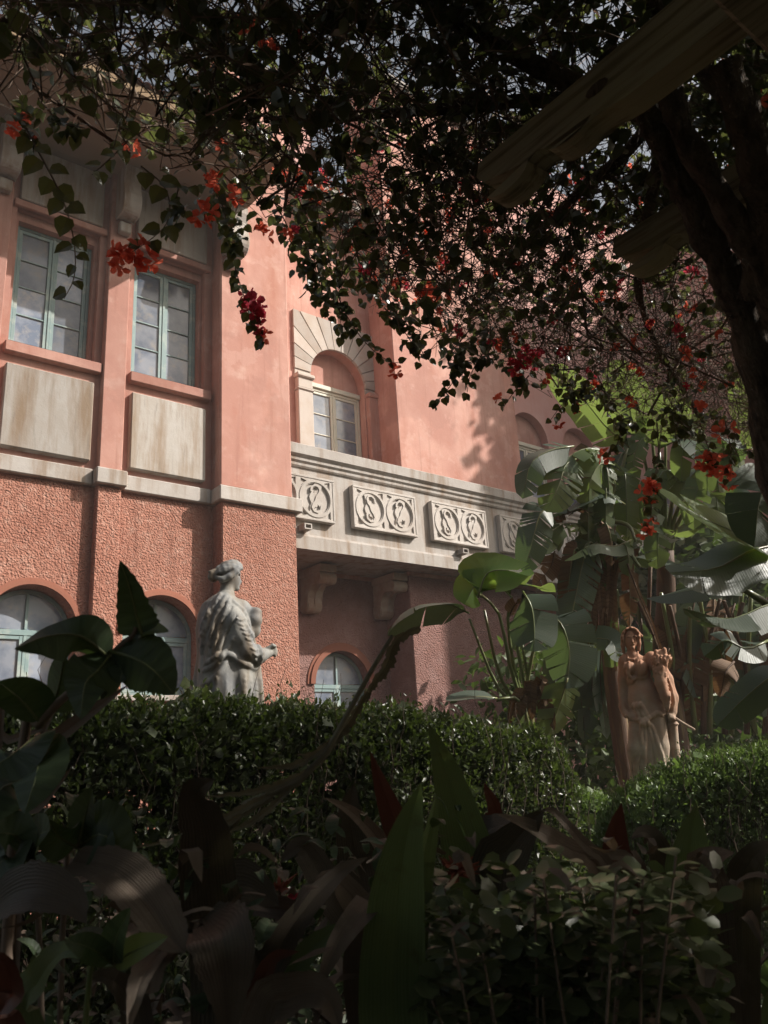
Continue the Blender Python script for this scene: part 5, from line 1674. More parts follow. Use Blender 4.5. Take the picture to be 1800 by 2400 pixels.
leaf(ban, A((1128, 1400, 6.35), (1112, 1375, 6.35), (1095, 1405, 6.3)), .3, mat='banana_bright', hint=CAMV, fold=-.4)
leaf(ban, A((1099, 1436, 6.5), (1050, 1415, 6.45), (985, 1418, 6.4), (940, 1440, 6.35), (917, 1475, 6.35)), .36, mat='banana_dark', hint=(.1, .5, 1), fold=-.45, curl=.2, strips=3, droop=.15)
leaf(ban, A((1225, 1385, 6.4), (1245, 1420, 6.3), (1252, 1470, 6.25), (1252, 1508, 6.2)), .40, mat='banana_dark', hint=CAMV + Vector((-.3, 0, .5)), fold=-.2, strips=5, droop=.3)
leaf(ban, A((1165, 1636, 6.2), (1110, 1632, 6.15), (1052, 1640, 6.1)), .16, mat='banana_dark', hint=(0, -.6, 1), fold=.2)
leaf(ban, A((1200, 1400, 6.5), (1180, 1375, 6.5), (1230, 1370, 6.5), (1290, 1385, 6.5)), .3, mat='banana', hint=(0, .1, 1), strips=9, droop=.7, ragged=.3)
leaf(ban, A((1190, 1450, 6.5), (1215, 1410, 6.5), (1270, 1415, 6.5)), .2, mat='banana_dead', hint=(0, 0, 1), strips=7, droop=.8, ragged=.4, ribmat='sheath')
leaf(ban, A((1292, 1440, 6.5), (1320, 1470, 6.4), (1335, 1530, 6.35), (1330, 1592, 6.3)), .46, mat='banana_dark', hint=CAMV + Vector((-.5, 0, .4)), fold=-.25, strips=6, droop=.35)
for k in range(5):
    leaf(ban, A((1235 + k * 6, 1650, 6.35), (1215 + 14 * k, 1610 + U(-20, 20), 6.3), (1195 + 26 * k, 1690 + U(-20, 20), 6.3)), .12, mat='banana_dead', hint=CAMV, strips=4, droop=.8, ragged=.4, rib=.004, ribmat='sheath')

# main plant: brown sheathed trunk with hanging torn leaves
b2 = at(1432, 1560, 7.2); b2.z = 0
big = empty('banana_plant', b2, 'tall banana plant with brown sheathed trunk and torn leaves hanging over the balcony', 'plant')
tr = MB()
P = catmull([b2, at(1432, 1560, 7.2), at(1420, 1400, 7.2), at(1410, 1270, 7.2), at(1402, 1170, 7.2)], 14)
tr.tube(P, [.085 - .003 * i for i in range(15)], 12, jit=.08)
tr.build('trunk', M['sheath'], big, smooth=True)
for k in range(9):
    a = U(-38, 38); d = 7.1 + U(-.1, .1)
    leaf(big, A((1425 + a, 1520 + U(0, 60), d), (1418 + a * .9, 1420, d), (1408 + a * .7, 1300 + U(-30, 30), d), (1403 + a * 1.2, 1220 + U(-60, 40), d)), U(.07, .11), prof='spear', mat='banana_dead' if k % 2 else 'banana', hint=CAMV, rib=0, name='sheath_leaf')
for pts in (((1405, 1200, 7.2), (1400, 1130, 7.2), (1392, 1060, 7.15)), ((1408, 1210, 7.2), (1440, 1140, 7.2), (1420, 1110, 7.1), (1385, 1090, 7.0)), ((1410, 1230, 7.15), (1470, 1290, 7.0), (1500, 1330, 6.9)), ((1405, 1220, 7.15), (1470, 1230, 7.0), (1490, 1270, 6.9)),
            ((1400, 1190, 7.1), (1360, 1140, 7.0), (1330, 1095, 6.9)), ((1402, 1230, 7.1), (1400, 1260, 7.0), (1380, 1290, 6.9)), ((1405, 1195, 7.2), (1450, 1120, 7.3), (1470, 1050, 7.3))):
    stalk(big, A(*pts), .026, .013)
leaf(big, A((1345, 1045, 6.8), (1290, 1055, 6.7), (1245, 1085, 6.6), (1228, 1155, 6.55)), 0.319, mat='banana_dark', hint=CAMV + Vector((-.6, 0, .8)), fold=-.35, strips=5, droop=.25)
leaf(big, A((1350, 1075, 6.8), (1325, 1090, 6.7), (1312, 1130, 6.6), (1288, 1185, 6.55)), 0.380, mat='banana', hint=CAMV + Vector((-.2, -.2, .9)), fold=-.2, strips=13, droop=.3)
leaf(big, A((1300, 1185, 6.7), (1268, 1200, 6.6), (1252, 1250, 6.55), (1232, 1328, 6.5)), 0.319, mat='banana_dark', hint=CAMV + Vector((-.5, 0, .5)), fold=-.3, strips=10, droop=.3)
leaf(big, A((1400, 1270, 6.9), (1372, 1300, 6.8), (1352, 1380, 6.75), (1332, 1490, 6.7)), 0.380, mat='banana_dark', hint=CAMV + Vector((-.2, 0, .45)), fold=-.3, strips=11, droop=.25)
leaf(big, A((1465, 1182, 7.0), (1425, 1158, 6.95), (1380, 1165, 6.9), (1312, 1200, 6.8)), 0.258, mat='banana_dark', hint=(0, -.2, 1), fold=-.5, strips=7, droop=.4)
leaf(big, A((1475, 1048, 7.3), (1420, 1000, 7.3), (1375, 945, 7.3), (1300, 868, 7.3)), 0.471, mat='banana', hint=CAMV + Vector((0, .9, .1)), fold=.15, strips=4, droop=.15)
leaf(big, A((1420, 1068, 7.0), (1385, 1050, 6.9), (1345, 1062, 6.8), (1310, 1095, 6.7)), 0.380, mat='banana', hint=(-.2, -.3, 1), fold=-.4, strips=12, droop=.5)
leaf(big, A((1440, 1090, 7.0), (1410, 1085, 6.9), (1385, 1120, 6.8), (1380, 1175, 6.8)), 0.334, mat='banana', hint=CAMV, fold=-.3, strips=8, droop=.5)
leaf(big, A((1390, 1240, 7.0), (1340, 1225, 6.9), (1300, 1240, 6.8), (1270, 1290, 6.7)), 0.258, mat='banana', hint=(0, -.4, 1), fold=-.4, strips=10, droop=.6)
leaf(big, A((1400, 1210, 7.0), (1350, 1190, 6.9), (1305, 1210, 6.85)), 0.228, mat='banana_dead', hint=(0, -.4, 1), fold=-.4, strips=9, droop=.7, ribmat='sheath')
leaf(big, A((1480, 1265, 6.9), (1440, 1280, 6.85), (1390, 1275, 6.8), (1330, 1310, 6.7)), 0.228, mat='banana', hint=(0, -.3, 1), fold=-.5, strips=9, droop=.6)
leaf(big, A((1300, 1290, 6.9), (1290, 1330, 6.9), (1255, 1370, 6.8)), 0.258, mat='banana_dead', hint=CAMV, strips=10, droop=.9, ragged=.4, ribmat='sheath')
leaf(big, A((1390, 1530, 7.0), (1380, 1500, 6.9), (1430, 1500, 6.8), (1450, 1545, 6.7)), 0.228, mat='banana_dark', hint=CAMV + Vector((0, 0, .4)), strips=9, droop=.5)
leaf(big, A((1470, 1320, 6.9), (1500, 1400, 6.9), (1530, 1470, 6.9), (1560, 1560, 6.9)), 0.045, mat='banana_dead', hint=CAMV, strips=3, droop=.5, ribmat='sheath')
leaf(big, A((1330, 1588, 6.3), (1315, 1640, 6.3), (1290, 1708, 6.3)), 0.334, mat='banana', hint=CAMV + Vector((.4, 0, .3)), fold=-.15, strips=6, droop=.3)
for k in range(10):
    x = 1300 + k * 28 + U(-10, 10)
    leaf(big, A((x + U(-30, 30), 1480 + U(-40, 40), 7.4), (x, 1580, 7.4), (x + U(-30, 30), 1690 + U(-30, 50), 7.3)), U(.15, .35), mat=random.choice(['banana_dead', 'banana_dark', 'banana_dark']), hint=CAMV + Vector((U(-.5, .5), 0, U(0, .5))), strips=7, droop=.6, ragged=.3, ribmat='sheath')

for k in range(16):      # more fronds, hanging and half folded
    x, y, d = U(1330, 1480), U(1060, 1330), U(6.9, 7.5)
    dx, dy = U(-75, 45), U(60, 150)
    leaf(big, A((x, y, d), (x + dx * .5, y - U(5, 35), d - .05), (x + dx * .95, y + dy * .35, d - .1), (x + dx, y + dy, d - .1)), U(.2, .34), mat=random.choice(['banana', 'banana', 'banana_dark', 'banana_dead']), hint=CAMV + Vector((U(-.5, .4), U(-.3, .3), U(.2, .9))), fold=U(-.5, -.1), strips=random.randint(5, 12), droop=.5, ragged=.25)
for k in range(7):
    x = 1395 + k * 9
    leaf(big, A((x, 1290 + U(-20, 40), 7.0), (x + U(-14, 14), 1380, 6.98), (x + U(-24, 24), 1470 + U(-30, 60), 6.96)), U(.05, .11), mat='banana_dead', hint=CAMV, strips=4, droop=.7, ragged=.4, ribmat='sheath', rib=.005)
# second tall plant behind, stalks fanning upward
b3 = at(1560, 1560, 7.8); b3.z = 0
rear = empty('banana_plant', b3, 'tall banana plant with a fan of pale upright stalks behind the terracotta statue', 'plant')
tr = MB(); P = catmull([b3, at(1560, 1560, 7.8), at(1562, 1420, 7.8), at(1560, 1290, 7.8)], 10)
tr.tube(P, [.12 - .004 * i for i in range(11)], 10, jit=.06); tr.build('trunk', M['sheath'], rear, smooth=True)
tips = [(1500, 1030), (1525, 1000), (1545, 1060), (1560, 1010), (1600, 1040), (1455, 1080), (1640, 1090), (1480, 1120), (1690, 1100)]
for i, (x, y) in enumerate(tips):
    stalk(rear, A((1560 + i, 1300, 7.8), (1558 + (x - 1560) * .3, 1210, 7.7), (x, y, 7.6)), .028, .014)
leaf(rear, A((1545, 1060, 7.6), (1550, 1010, 7.5), (1560, 965, 7.4), (1590, 930, 7.3)), 0.471, hint=CAMV + Vector((0, .3, .1)), fold=.1, strips=4, droop=.2)
leaf(rear, A((1500, 1030, 7.6), (1480, 980, 7.6), (1470, 920, 7.6), (1440, 860, 7.6)), 0.418, hint=CAMV + Vector((.3, .6, 0)), fold=.2, strips=4, droop=.2)
leaf(rear, A((1600, 1040, 7.6), (1615, 1030, 7.4), (1640, 1040, 7.2), (1665, 1075, 7.1)), 0.380, mat='banana_dark', hint=CAMV + Vector((.3, -.2, 1)), fold=-.3, strips=3)
leaf(rear, A((1640, 1092, 7.6), (1625, 1110, 7.5), (1600, 1130, 7.4), (1570, 1120, 7.4)), 0.380, hint=CAMV + Vector((0, 0, .6)), fold=-.3, strips=5, droop=.3)
leaf(rear, A((1455, 1080, 7.6), (1435, 1075, 7.5), (1415, 1100, 7.4), (1420, 1150, 7.3)), 0.380, hint=CAMV + Vector((0, 0, .6)), fold=-.3, strips=6, droop=.4)
leaf(rear, A((1690, 1100, 7.6), (1700, 1060, 7.4), (1720, 1030, 7.2), (1750, 1040, 7.1)), 0.380, mat='banana_dark', hint=CAMV + Vector((.3, -.2, 1)), fold=-.3, strips=5, droop=.3)
leaf(rear, A((1480, 1120, 7.6), (1500, 1150, 7.4), (1480, 1200, 7.3), (1475, 1260, 7.3)), 0.319, hint=CAMV + Vector((0, 0, .6)), fold=-.3, strips=8, droop=.4)
leaf(rear, A((1480, 1330, 7.4), (1510, 1300, 7.2), (1560, 1310, 7.1), (1605, 1330, 7.0)), 0.274, mat='banana_dark', hint=(0, -.5, 1), fold=-.4, strips=3)
leaf(rear, A((1560, 1260, 7.6), (1600, 1230, 7.4), (1650, 1210, 7.3), (1700, 1220, 7.2)), 0.304, mat='banana', hint=(0, -.5, 1), fold=-.4, strips=8, droop=.5)
for i in range(7):
    a = -1.2 + i * .4
    leaf(rear, [at(1545, 1290, 7.4), at(1545 + 24 * math.sin(a), 1275 - 12 * math.cos(a), 7.35), at(1545 + 52 * math.sin(a), 1275 - 32 * math.cos(a), 7.3)], .05, prof='spear', mat='white_dry', hint=CAMV, rib=0, name='bloom_spike')
for k in range(9):
    x = 1580 + k * 26 + U(-12, 12)
    leaf(rear, A((x + U(-40, 40), 1420 + U(-40, 40), 7.8), (x, 1520, 7.7), (x + U(-40, 40), 1640 + U(-30, 60), 7.7)), U(.2, .4), mat=random.choice(['banana_dead', 'banana_dark', 'banana_dark']), hint=CAMV + Vector((U(-.5, .5), 0, U(0, .5))), strips=7, droop=.6, ragged=.3, ribmat='sheath')
for k in range(14):
    x = 1480 + k * 24
    stalk(rear, [at(x + U(-10, 10), 1720, 7.7), at(x + U(-15, 15), 1560, 7.7), at(x + U(-60, 60), 1380 + U(-60, 60), 7.6)], .03, .018, 'sheath' if k % 2 else 'stalk')

# near plant at the right with broad dark leaves
b4 = at(1900, 1500, 5.2); b4.z = 0
near = empty('banana_plant', b4, 'near banana plant with a broad sunlit green leaf above the terracotta statue', 'plant')
stalk(near, [b4, at(1880, 1480, 5.1), at(1830, 1330, 5.0), at(1790, 1290, 4.9)], .05, .02)
stalk(near, [b4, at(1860, 1500, 5.2), at(1800, 1420, 5.1), at(1740, 1380, 5.0)], .045, .018)
stalk(near, [b4, at(1900, 1400, 5.2), at(1880, 1250, 5.1), at(1850, 1150, 5.0)], .045, .018)
leaf(near, A((1800, 1295, 4.9), (1740, 1255, 4.8), (1650, 1215, 4.7), (1565, 1165, 4.6)), 0.395, mat='banana_bright', hint=CAMV + Vector((.25, .2, .9)), fold=.1, strips=2, droop=.1, rib=.012)
leaf(near, A((1850, 1270, 4.9), (1760, 1290, 4.7), (1680, 1330, 4.6), (1590, 1340, 4.5)), 0.380, mat='banana_dark', hint=CAMV + Vector((.1, -.2, 1.2)), fold=-.35, strips=2, rib=.012)
leaf(near, A((1740, 1380, 5.0), (1680, 1370, 4.9), (1610, 1385, 4.8), (1530, 1400, 4.75)), 0.258, mat='banana_dark', hint=(0, -.5, 1), fold=-.3, strips=2)
leaf(near, A((1850, 1150, 5.0), (1810, 1130, 4.8), (1780, 1170, 4.7), (1770, 1260, 4.6)), 0.380, mat='banana_dark', hint=CAMV + Vector((0, 0, .6)), fold=-.2, strips=4, droop=.2)
leaf(near, A((1830, 1060, 5.6), (1800, 1010, 5.6), (1775, 950, 5.6), (1750, 880, 5.6)), 0.380, hint=CAMV + Vector((0, .7, 0)), fold=.1, strips=2)
stalk(near, [b4, at(1890, 1300, 5.5), at(1850, 1130, 5.6), at(1830, 1060, 5.6)], .03, .018)
leaf(near, A((1860, 1400, 5.0), (1790, 1420, 4.9), (1710, 1450, 4.8), (1620, 1430, 4.8)), 0.319, mat='banana_dark', hint=(0, -.4, 1), fold=-.4, strips=4, droop=.3)
leaf(near, A((1860, 1560, 5.1), (1800, 1590, 5.0), (1740, 1640, 5.0), (1690, 1690, 5.0)), 0.258, mat='banana_dark', hint=CAMV + Vector((0, 0, .8)), fold=-.2, strips=3, droop=.3)
leaf(near, A((1720, 1550, 5.6), (1700, 1575, 5.5), (1690, 1625, 5.5)), 0.198, mat='banana_dead', hint=CAMV + Vector((-.5, 0, .3)), fold=-.4, strips=4, droop=.6, ribmat='sheath')
leaf(near, A((1800, 1500, 5.4), (1750, 1520, 5.3), (1700, 1500, 5.3), (1660, 1530, 5.3)), 0.228, mat='banana_dark', hint=CAMV + Vector((.2, 0, .8)), fold=-.3, strips=10, droop=.5)
leaf(near, A((1700, 1440, 5.7), (1698, 1500, 5.7), (1702, 1560, 5.7)), 0.106, mat='banana_dead', hint=CAMV, strips=3, droop=.4, ribmat='sheath')

for k in range(12):
    x, y, d = U(1480, 1740), U(1020, 1260), U(7.0, 7.6)
    dx, dy = U(-60, 60), U(40, 130)
    leaf(rear, A((x, y, d), (x + dx * .5, y - U(10, 45), d - .05), (x + dx * .95, y + dy * .3, d - .1), (x + dx, y + dy, d - .1)), U(.2, .34), mat=random.choice(['banana', 'banana', 'banana_dark']), hint=CAMV + Vector((U(-.5, .4), U(-.3, .3), U(.2, .9))), fold=U(-.5, -.1), strips=random.randint(4, 10), droop=.5, ragged=.2)
# shrub mass added to darken the background behind the statue and the bananas
us = empty('shrub_thicket', (7.6, 5.4, 0), 'dark shrub thicket added to darken the space behind the banana plants', 'shrub')
B = 9000
Q = np.stack([RNG.uniform(6.3, 11.5, B), RNG.uniform(4.6, 6.4, B), RNG.uniform(.05, 1.0, B) ** .8 * 2.3], 1)
Q[:, 1] -= .28 * (Q[:, 0] - 7.5)
V, Fc = leaves(Q, RNG.normal(0, 1, Q.shape), RNG.normal(0, .6, Q.shape) + np.array([0, 0, .6]), RNG.uniform(.09, .20, B), OVAL)
np_mesh('foliage', M['treeleaf'], V, Fc, us, kind='stuff')

# ------------------------------------------------------------------ foreground planting in the shade of the pergola
def plant(name, px, py, d, label, cat='plant', group=None):
    p = at(px, py, d); p.z = 0
    return empty(name, p, label, cat, group)


def rooted(root, *pd):
    """a blade that rises from the root through the given points"""
    pts = A(*pd)
    b = root.location.copy(); b.z = .02
    return [b.lerp(pts[0], .0), b.lerp(pts[0], .55) + Vector((0, 0, .05))] + pts


BK = dict(rib=0)
f1 = plant('lily_plant', 940, 2420, 1.30, 'tall clump of broad upright green strap leaves in the centre front')
leaf(f1, rooted(f1, (925, 2380, 1.30), (930, 2150, 1.29), (950, 1980, 1.28), (985, 1840, 1.27)), .118, 'strap', 'blade', CAMV + Vector((-.2, 0, .15)), fold=.35, n=22, **BK)
leaf(f1, rooted(f1, (960, 2300, 1.40), (985, 2050, 1.42), (1010, 1930, 1.42), (1022, 1862, 1.42)), .065, 'spear', 'blade', CAMV + Vector((.6, 0, 0)), fold=.3, n=16, **BK)
leaf(f1, rooted(f1, (860, 2350, 1.34), (860, 2200, 1.36), (880, 2110, 1.34), (800, 2200, 1.22), (740, 2330, 1.16)), .075, 'strap', 'blade_dry', CAMV + Vector((0, .2, .7)), fold=.2, n=20, **BK)
leaf(f1, rooted(f1, (900, 2250, 1.42), (820, 2100, 1.46), (770, 2060, 1.45), (735, 2075, 1.42)), .06, 'strap', 'blade_dry', CAMV + Vector((0, .2, .9)), fold=.3, n=18, **BK)
leaf(f1, rooted(f1, (880, 2280, 1.5), (790, 2120, 1.55), (720, 2000, 1.58), (690, 1990, 1.58), (660, 2020, 1.56)), .07, 'strap', 'blade_dark', CAMV + Vector((.3, .2, .6)), fold=.2, n=18, **BK)

f2 = plant('lily_plant', 1130, 2150, 1.85, 'strap leaf clump with one wide olive blade leaning left towards the hedge')
leaf(f2, rooted(f2, (1115, 2080, 1.85), (1085, 1940, 1.85), (1045, 1800, 1.84), (1005, 1698, 1.82)), .135, 'spear', 'blade', CAMV + Vector((-.2, .1, .2)), fold=.25, n=18, **BK)
leaf(f2, rooted(f2, (1165, 2060, 1.75), (1195, 1990, 1.74), (1235, 1940, 1.72), (1275, 1898, 1.70)), .12, 'spear', 'blade_dark', CAMV + Vector((-.4, 0, .2)), fold=.3, n=16, **BK)
leaf(f2, rooted(f2, (1150, 1960, 1.95), (1160, 1900, 1.95), (1145, 1860, 1.95), (1135, 1835, 1.95)), .045, 'spear', 'blade_red', CAMV, fold=.3, n=12, **BK)
leaf(f2, rooted(f2, (1120, 1990, 1.9), (1150, 1945, 1.9), (1190, 1935, 1.85), (1215, 1965, 1.8)), .08, 'strap', 'blade_dark', CAMV + Vector((0, 0, .8)), fold=.2, n=14, **BK)
f3 = plant('lily_plant', 955, 2080, 2.0, 'strap leaf clump with a rusty red blade standing upright before the long hedge')
leaf(f3, rooted(f3, (955, 2010, 2.0), (925, 1920, 2.0), (895, 1840, 1.99), (868, 1762, 1.97)), .085, 'spear', 'blade_red', CAMV + Vector((-.3, 0, .1)), fold=.3, n=16, **BK)
leaf(f3, rooted(f3, (850, 2080, 2.1), (830, 1980, 2.1), (820, 1900, 2.1), (830, 1840, 2.1)), .11, 'strap', 'blade_dark', CAMV, fold=.2, n=14, **BK)
leaf(f3, rooted(f3, (930, 2060, 2.05), (880, 1960, 2.05), (820, 1900, 2.0), (760, 1870, 1.95)), .05, 'strap', 'blade_dry', CAMV + Vector((0, 0, .6)), fold=.3, n=14, **BK)

f4 = plant('lily_plant', 1460, 2150, 1.8, 'strap leaf clump with an orange flecked pointed blade')
leaf(f4, rooted(f4, (1450, 2060, 1.8), (1440, 1990, 1.8), (1445, 1930, 1.79), (1456, 1885, 1.78)), .082, 'spear', 'blade_red', CAMV, fold=.35, n=14, **BK)
leaf(f4, rooted(f4, (1410, 2060, 1.75), (1330, 1990, 1.72), (1240, 1935, 1.7), (1165, 1908, 1.68)), .055, 'strap', 'blade_dry', CAMV + Vector((0, 0, .7)), fold=.3, n=16, **BK)
leaf(f4, rooted(f4, (1440, 2070, 1.7), (1370, 1980, 1.7), (1300, 1905, 1.7), (1265, 1900, 1.7)), .03, 'strap', 'blade_dry', CAMV + Vector((0, 0, .7)), fold=.3, n=16, **BK)
leaf(f4, rooted(f4, (1500, 2060, 1.8), (1470, 2010, 1.78), (1380, 2005, 1.75), (1270, 1990, 1.72)), .035, 'strap', 'blade_dry', CAMV + Vector((0, 0, .9)), fold=.3, n=16, **BK)
f5 = plant('lily_plant', 1625, 2150, 1.75, 'strap leaf clump with a single dark green pointed leaf below the box hedge')
leaf(f5, rooted(f5, (1615, 2060, 1.75), (1618, 2000, 1.75), (1622, 1940, 1.75), (1632, 1890, 1.74)), .105, 'spear', 'blade', CAMV + Vector((-.2, 0, .1)), fold=.25, n=14, **BK)
leaf(f5, rooted(f5, (1660, 2100, 1.6), (1640, 2040, 1.58), (1680, 2010, 1.55), (1720, 2000, 1.5)), .09, 'spear', 'blade_dry', CAMV + Vector((-.3, 0, .7)), fold=.3, n=14, **BK)
leaf(f5, rooted(f5, (1740, 2100, 1.6), (1760, 2020, 1.58), (1790, 1990, 1.55), (1830, 1980, 1.5)), .07, 'spear', 'blade_dark', CAMV + Vector((-.3, 0, .7)), fold=.3, n=14, **BK)
leaf(f5, rooted(f5, (1560, 2060, 1.85), (1540, 1980, 1.85), (1510, 1950, 1.84), (1480, 1965, 1.82)), .06, 'strap', 'blade_dark', CAMV + Vector((-.3, 0, .7)), fold=.3, n=14, **BK)
# folded dry straps at the lower left
f6 = plant('lily_plant', 500, 2420, 1.15, 'old lily clump of dry folded brown straps at the lower left')
leaf(f6, rooted(f6, (560, 2330, 1.25), (520, 2240, 1.27), (440, 2195, 1.22), (420, 2185, 1.18)), .08, 'strap', 'blade_dark', CAMV + Vector((0, 0, .9)), fold=.34, n=40, bite=.14, **BK)
leaf(f6, A((170, 2020, 1.25), (260, 2040, 1.2), (340, 2110, 1.15), (400, 2200, 1.10), (430, 2230, 1.08)), .085, 'strap', 'blade_dry', CAMV + Vector((.3, -.2, .9)), fold=.34, n=40, bite=.14, **BK)
leaf(f6, A((480, 2150, 1.35), (500, 2175, 1.2), (520, 2200, 1.10), (535, 2300, 1.08), (540, 2440, 1.07)), .105, 'strap', 'blade_dark', CAMV + Vector((0, 0, .9)), fold=.34, n=40, bite=.14, **BK)
leaf(f6, A((-80, 2230, 1.15), (0, 2120, 1.14), (80, 2085, 1.12), (165, 2110, 1.1), (200, 2160, 1.08)), .085, 'spear', 'blade_dark', CAMV + Vector((0, 0, .9)), fold=.25, n=40, bite=.14, **BK)
leaf(f6, rooted(f6, (60, 2420, 1.2), (90, 2300, 1.2), (150, 2230, 1.18), (220, 2250, 1.14)), .07, 'spear', 'blade', CAMV + Vector((0, 0, .8)), fold=.35, n=40, bite=.14, **BK)
leaf(f6, rooted(f6, (20, 2420, 1.15), (30, 2330, 1.14), (10, 2260, 1.13), (-40, 2230, 1.1)), .06, 'spear', 'blade_red', CAMV + Vector((0, 0, .8)), fold=.35, n=40, bite=.14, **BK)
leaf(f6, rooted(f6, (330, 2420, 1.25), (300, 2330, 1.25), (240, 2290, 1.22), (170, 2320, 1.18)), .055, 'spear', 'blade_dark', CAMV + Vector((0, 0, .8)), fold=.35, n=40, bite=.14, **BK)
leaf(f6, rooted(f6, (640, 2380, 1.3), (690, 2270, 1.32), (770, 2190, 1.32), (850, 2170, 1.3)), .06, 'spear', 'blade', CAMV + Vector((0, 0, .7)), fold=.35, n=40, bite=.14, **BK)
leaf(f6, rooted(f6, (600, 2420, 1.2), (610, 2330, 1.2), (640, 2250, 1.2), (700, 2230, 1.18)), .05, 'spear', 'blade_red', CAMV + Vector((0, 0, .7)), fold=.35, n=40, bite=.14, **BK)
leaf(f6, rooted(f6, (530, 2300, 1.35), (500, 2120, 1.38), (485, 1950, 1.38), (462, 1860, 1.36), (500, 1828, 1.32)), .125, 'strap', 'blade_dark', CAMV + Vector((-.1, 0, .2)), fold=.3, n=40, bite=.14, **BK)
leaf(f6, rooted(f6, (560, 2380, 1.3), (640, 2250, 1.3), (700, 2150, 1.32), (790, 2050, 1.36), (860, 2010, 1.4)), .06, 'strap', 'blade_dark', CAMV + Vector((0, 0, .5)), fold=.3, n=40, bite=.14, **BK)
leaf(f6, A((350, 2330, 1.1), (360, 2260, 1.12), (380, 2230, 1.14), (330, 2300, 1.02), (300, 2420, .98)), .06, 'spear', 'blade_dry', CAMV + Vector((0, 0, .7)), fold=.34, n=40, bite=.14, **BK)
leaf(f6, rooted(f6, (620, 2420, 1.15), (680, 2340, 1.15), (760, 2335, 1.12), (800, 2420, 1.1)), .08, 'strap', 'blade_dry', CAMV + Vector((0, 0, .9)), fold=.34, n=40, bite=.14, **BK)
leaf(f6, A((430, 2140, 1.5), (520, 2090, 1.52), (580, 2080, 1.52), (650, 2120, 1.5)), .12, 'strap', 'blade_dark', CAMV + Vector((0, 0, .9)), fold=.34, n=14, bite=.14, **BK)
# leaning dry stalk with withered leaf, crossing in front of the hedge
f7 = plant('withered_stalk', 440, 2100, 1.7, 'long withered grey brown leaf stalk leaning across the hedge')
stalk(f7, rooted(f7, (480, 1960, 1.7), (640, 1870, 1.7), (740, 1800, 1.72), (800, 1700, 1.75), (860, 1590, 1.8), (920, 1490, 1.85)), .012, .005, 'blade_olive')
leaf(f7, A((985, 1470, 1.9), (930, 1500, 1.86), (905, 1560, 1.84), (870, 1610, 1.82), (855, 1660, 1.8)), .045, 'spear', 'blade_olive', CAMV + Vector((.4, .2, 0)), fold=.5, n=44, bite=.65, rib=0)
leaf(f7, A((860, 1620, 1.8), (820, 1690, 1.78), (780, 1740, 1.76), (750, 1800, 1.74)), .036, 'spear', 'blade_olive', CAMV + Vector((.4, .2, 0)), fold=.5, n=44, bite=.7, rib=0)
for (a, b, c) in (((800, 1720, 1.75), (700, 1790, 1.7), (600, 1800, 1.68)), ((740, 1800, 1.72), (620, 1850, 1.68), (470, 1870, 1.66)), ((700, 1830, 1.72), (560, 1900, 1.68), (430, 1960, 1.66)), ((640, 1870, 1.7), (480, 1950, 1.66), (300, 1990, 1.64)), ((680, 1850, 1.7), (600, 1920, 1.68), (510, 1960, 1.66)), ((820, 1700, 1.78), (760, 1760, 1.76), (690, 1770, 1.74))):
    leaf(f7, A(a, b, c), .024, 'spear', 'blade_olive', CAMV + Vector((U(-.4, .4), 0, .4)), fold=.4, n=44, bite=.6, rib=0)
# silhouetted plant at the left with a gnawed leaf
f8 = plant('broadleaf_shrub', 60, 1900, 1.3, 'dark broad leaved shrub silhouetted at the left with gnawed upright leaf')
stalk(f8, [f8.location + Vector((0, 0, .05)), at(40, 1850, 1.3), at(90, 1700, 1.28), at(180, 1610, 1.26), at(265, 1530, 1.25)], .010, .005, 'twig')
stalk(f8, A((265, 1530, 1.25), (310, 1490, 1.24), (318, 1470, 1.24)), .005, .003, 'twig')
stalk(f8, A((180, 1610, 1.26), (230, 1600, 1.25), (330, 1500, 1.24)), .004, .003, 'twig')
leaf(f8, A((335, 1492, 1.24), (320, 1440, 1.24), (305, 1380, 1.23), (283, 1318, 1.22)), .085, 'heart', 'broad', CAMV + Vector((-.3, 0, .2)), fold=.15, n=18, bite=.22, rib=.003)
leaf(f8, A((262, 1545, 1.25), (190, 1490, 1.22), (110, 1490, 1.2), (40, 1518, 1.18)), .085, 'ovate', 'broad', CAMV + Vector((0, .4, .5)), fold=-.5, n=18, rib=.003)
leaf(f8, A((255, 1525, 1.25), (310, 1540, 1.22), (360, 1570, 1.2), (405, 1622, 1.19)), .10, 'ovate', 'broad', CAMV + Vector((.2, .3, .3)), fold=-.3, n=18, bite=.12, rib=.003)
leaf(f8, A((262, 1530, 1.25), (230, 1570, 1.22), (200, 1600, 1.2), (190, 1680, 1.18)), .085, 'ovate', 'broad', CAMV + Vector((.2, .3, 0)), fold=-.2, n=18, rib=.003)
leaf(f8, A((320, 1490, 1.25), (350, 1475, 1.24), (395, 1480, 1.22)), .03, 'ovate', 'banana', CAMV + Vector((0, .2, .8)), fold=.2, n=12, rib=.002)
leaf(f8, A((270, 1535, 1.25), (290, 1550, 1.24), (280, 1600, 1.22)), .06, 'ovate', 'broad', CAMV, fold=.2, n=14, rib=.002)
for (a, b, c, w) in (((100, 1700, 1.28), (50, 1640, 1.25), (0, 1600, 1.22), .09), ((90, 1720, 1.28), (40, 1760, 1.22), (-20, 1800, 1.2), .11), ((120, 1670, 1.3), (140, 1600, 1.28), (150, 1540, 1.26), .08), ((60, 1800, 1.3), (90, 1790, 1.2), (60, 1900, 1.15), .10), ((60, 1830, 1.3), (0, 1850, 1.25), (-40, 1930, 1.2), .12)):
    leaf(f8, A(a, b, c), w, 'ovate', 'broad', CAMV + Vector((U(-.5, .3), .2, .5)), fold=-.2, n=14, rib=.003)
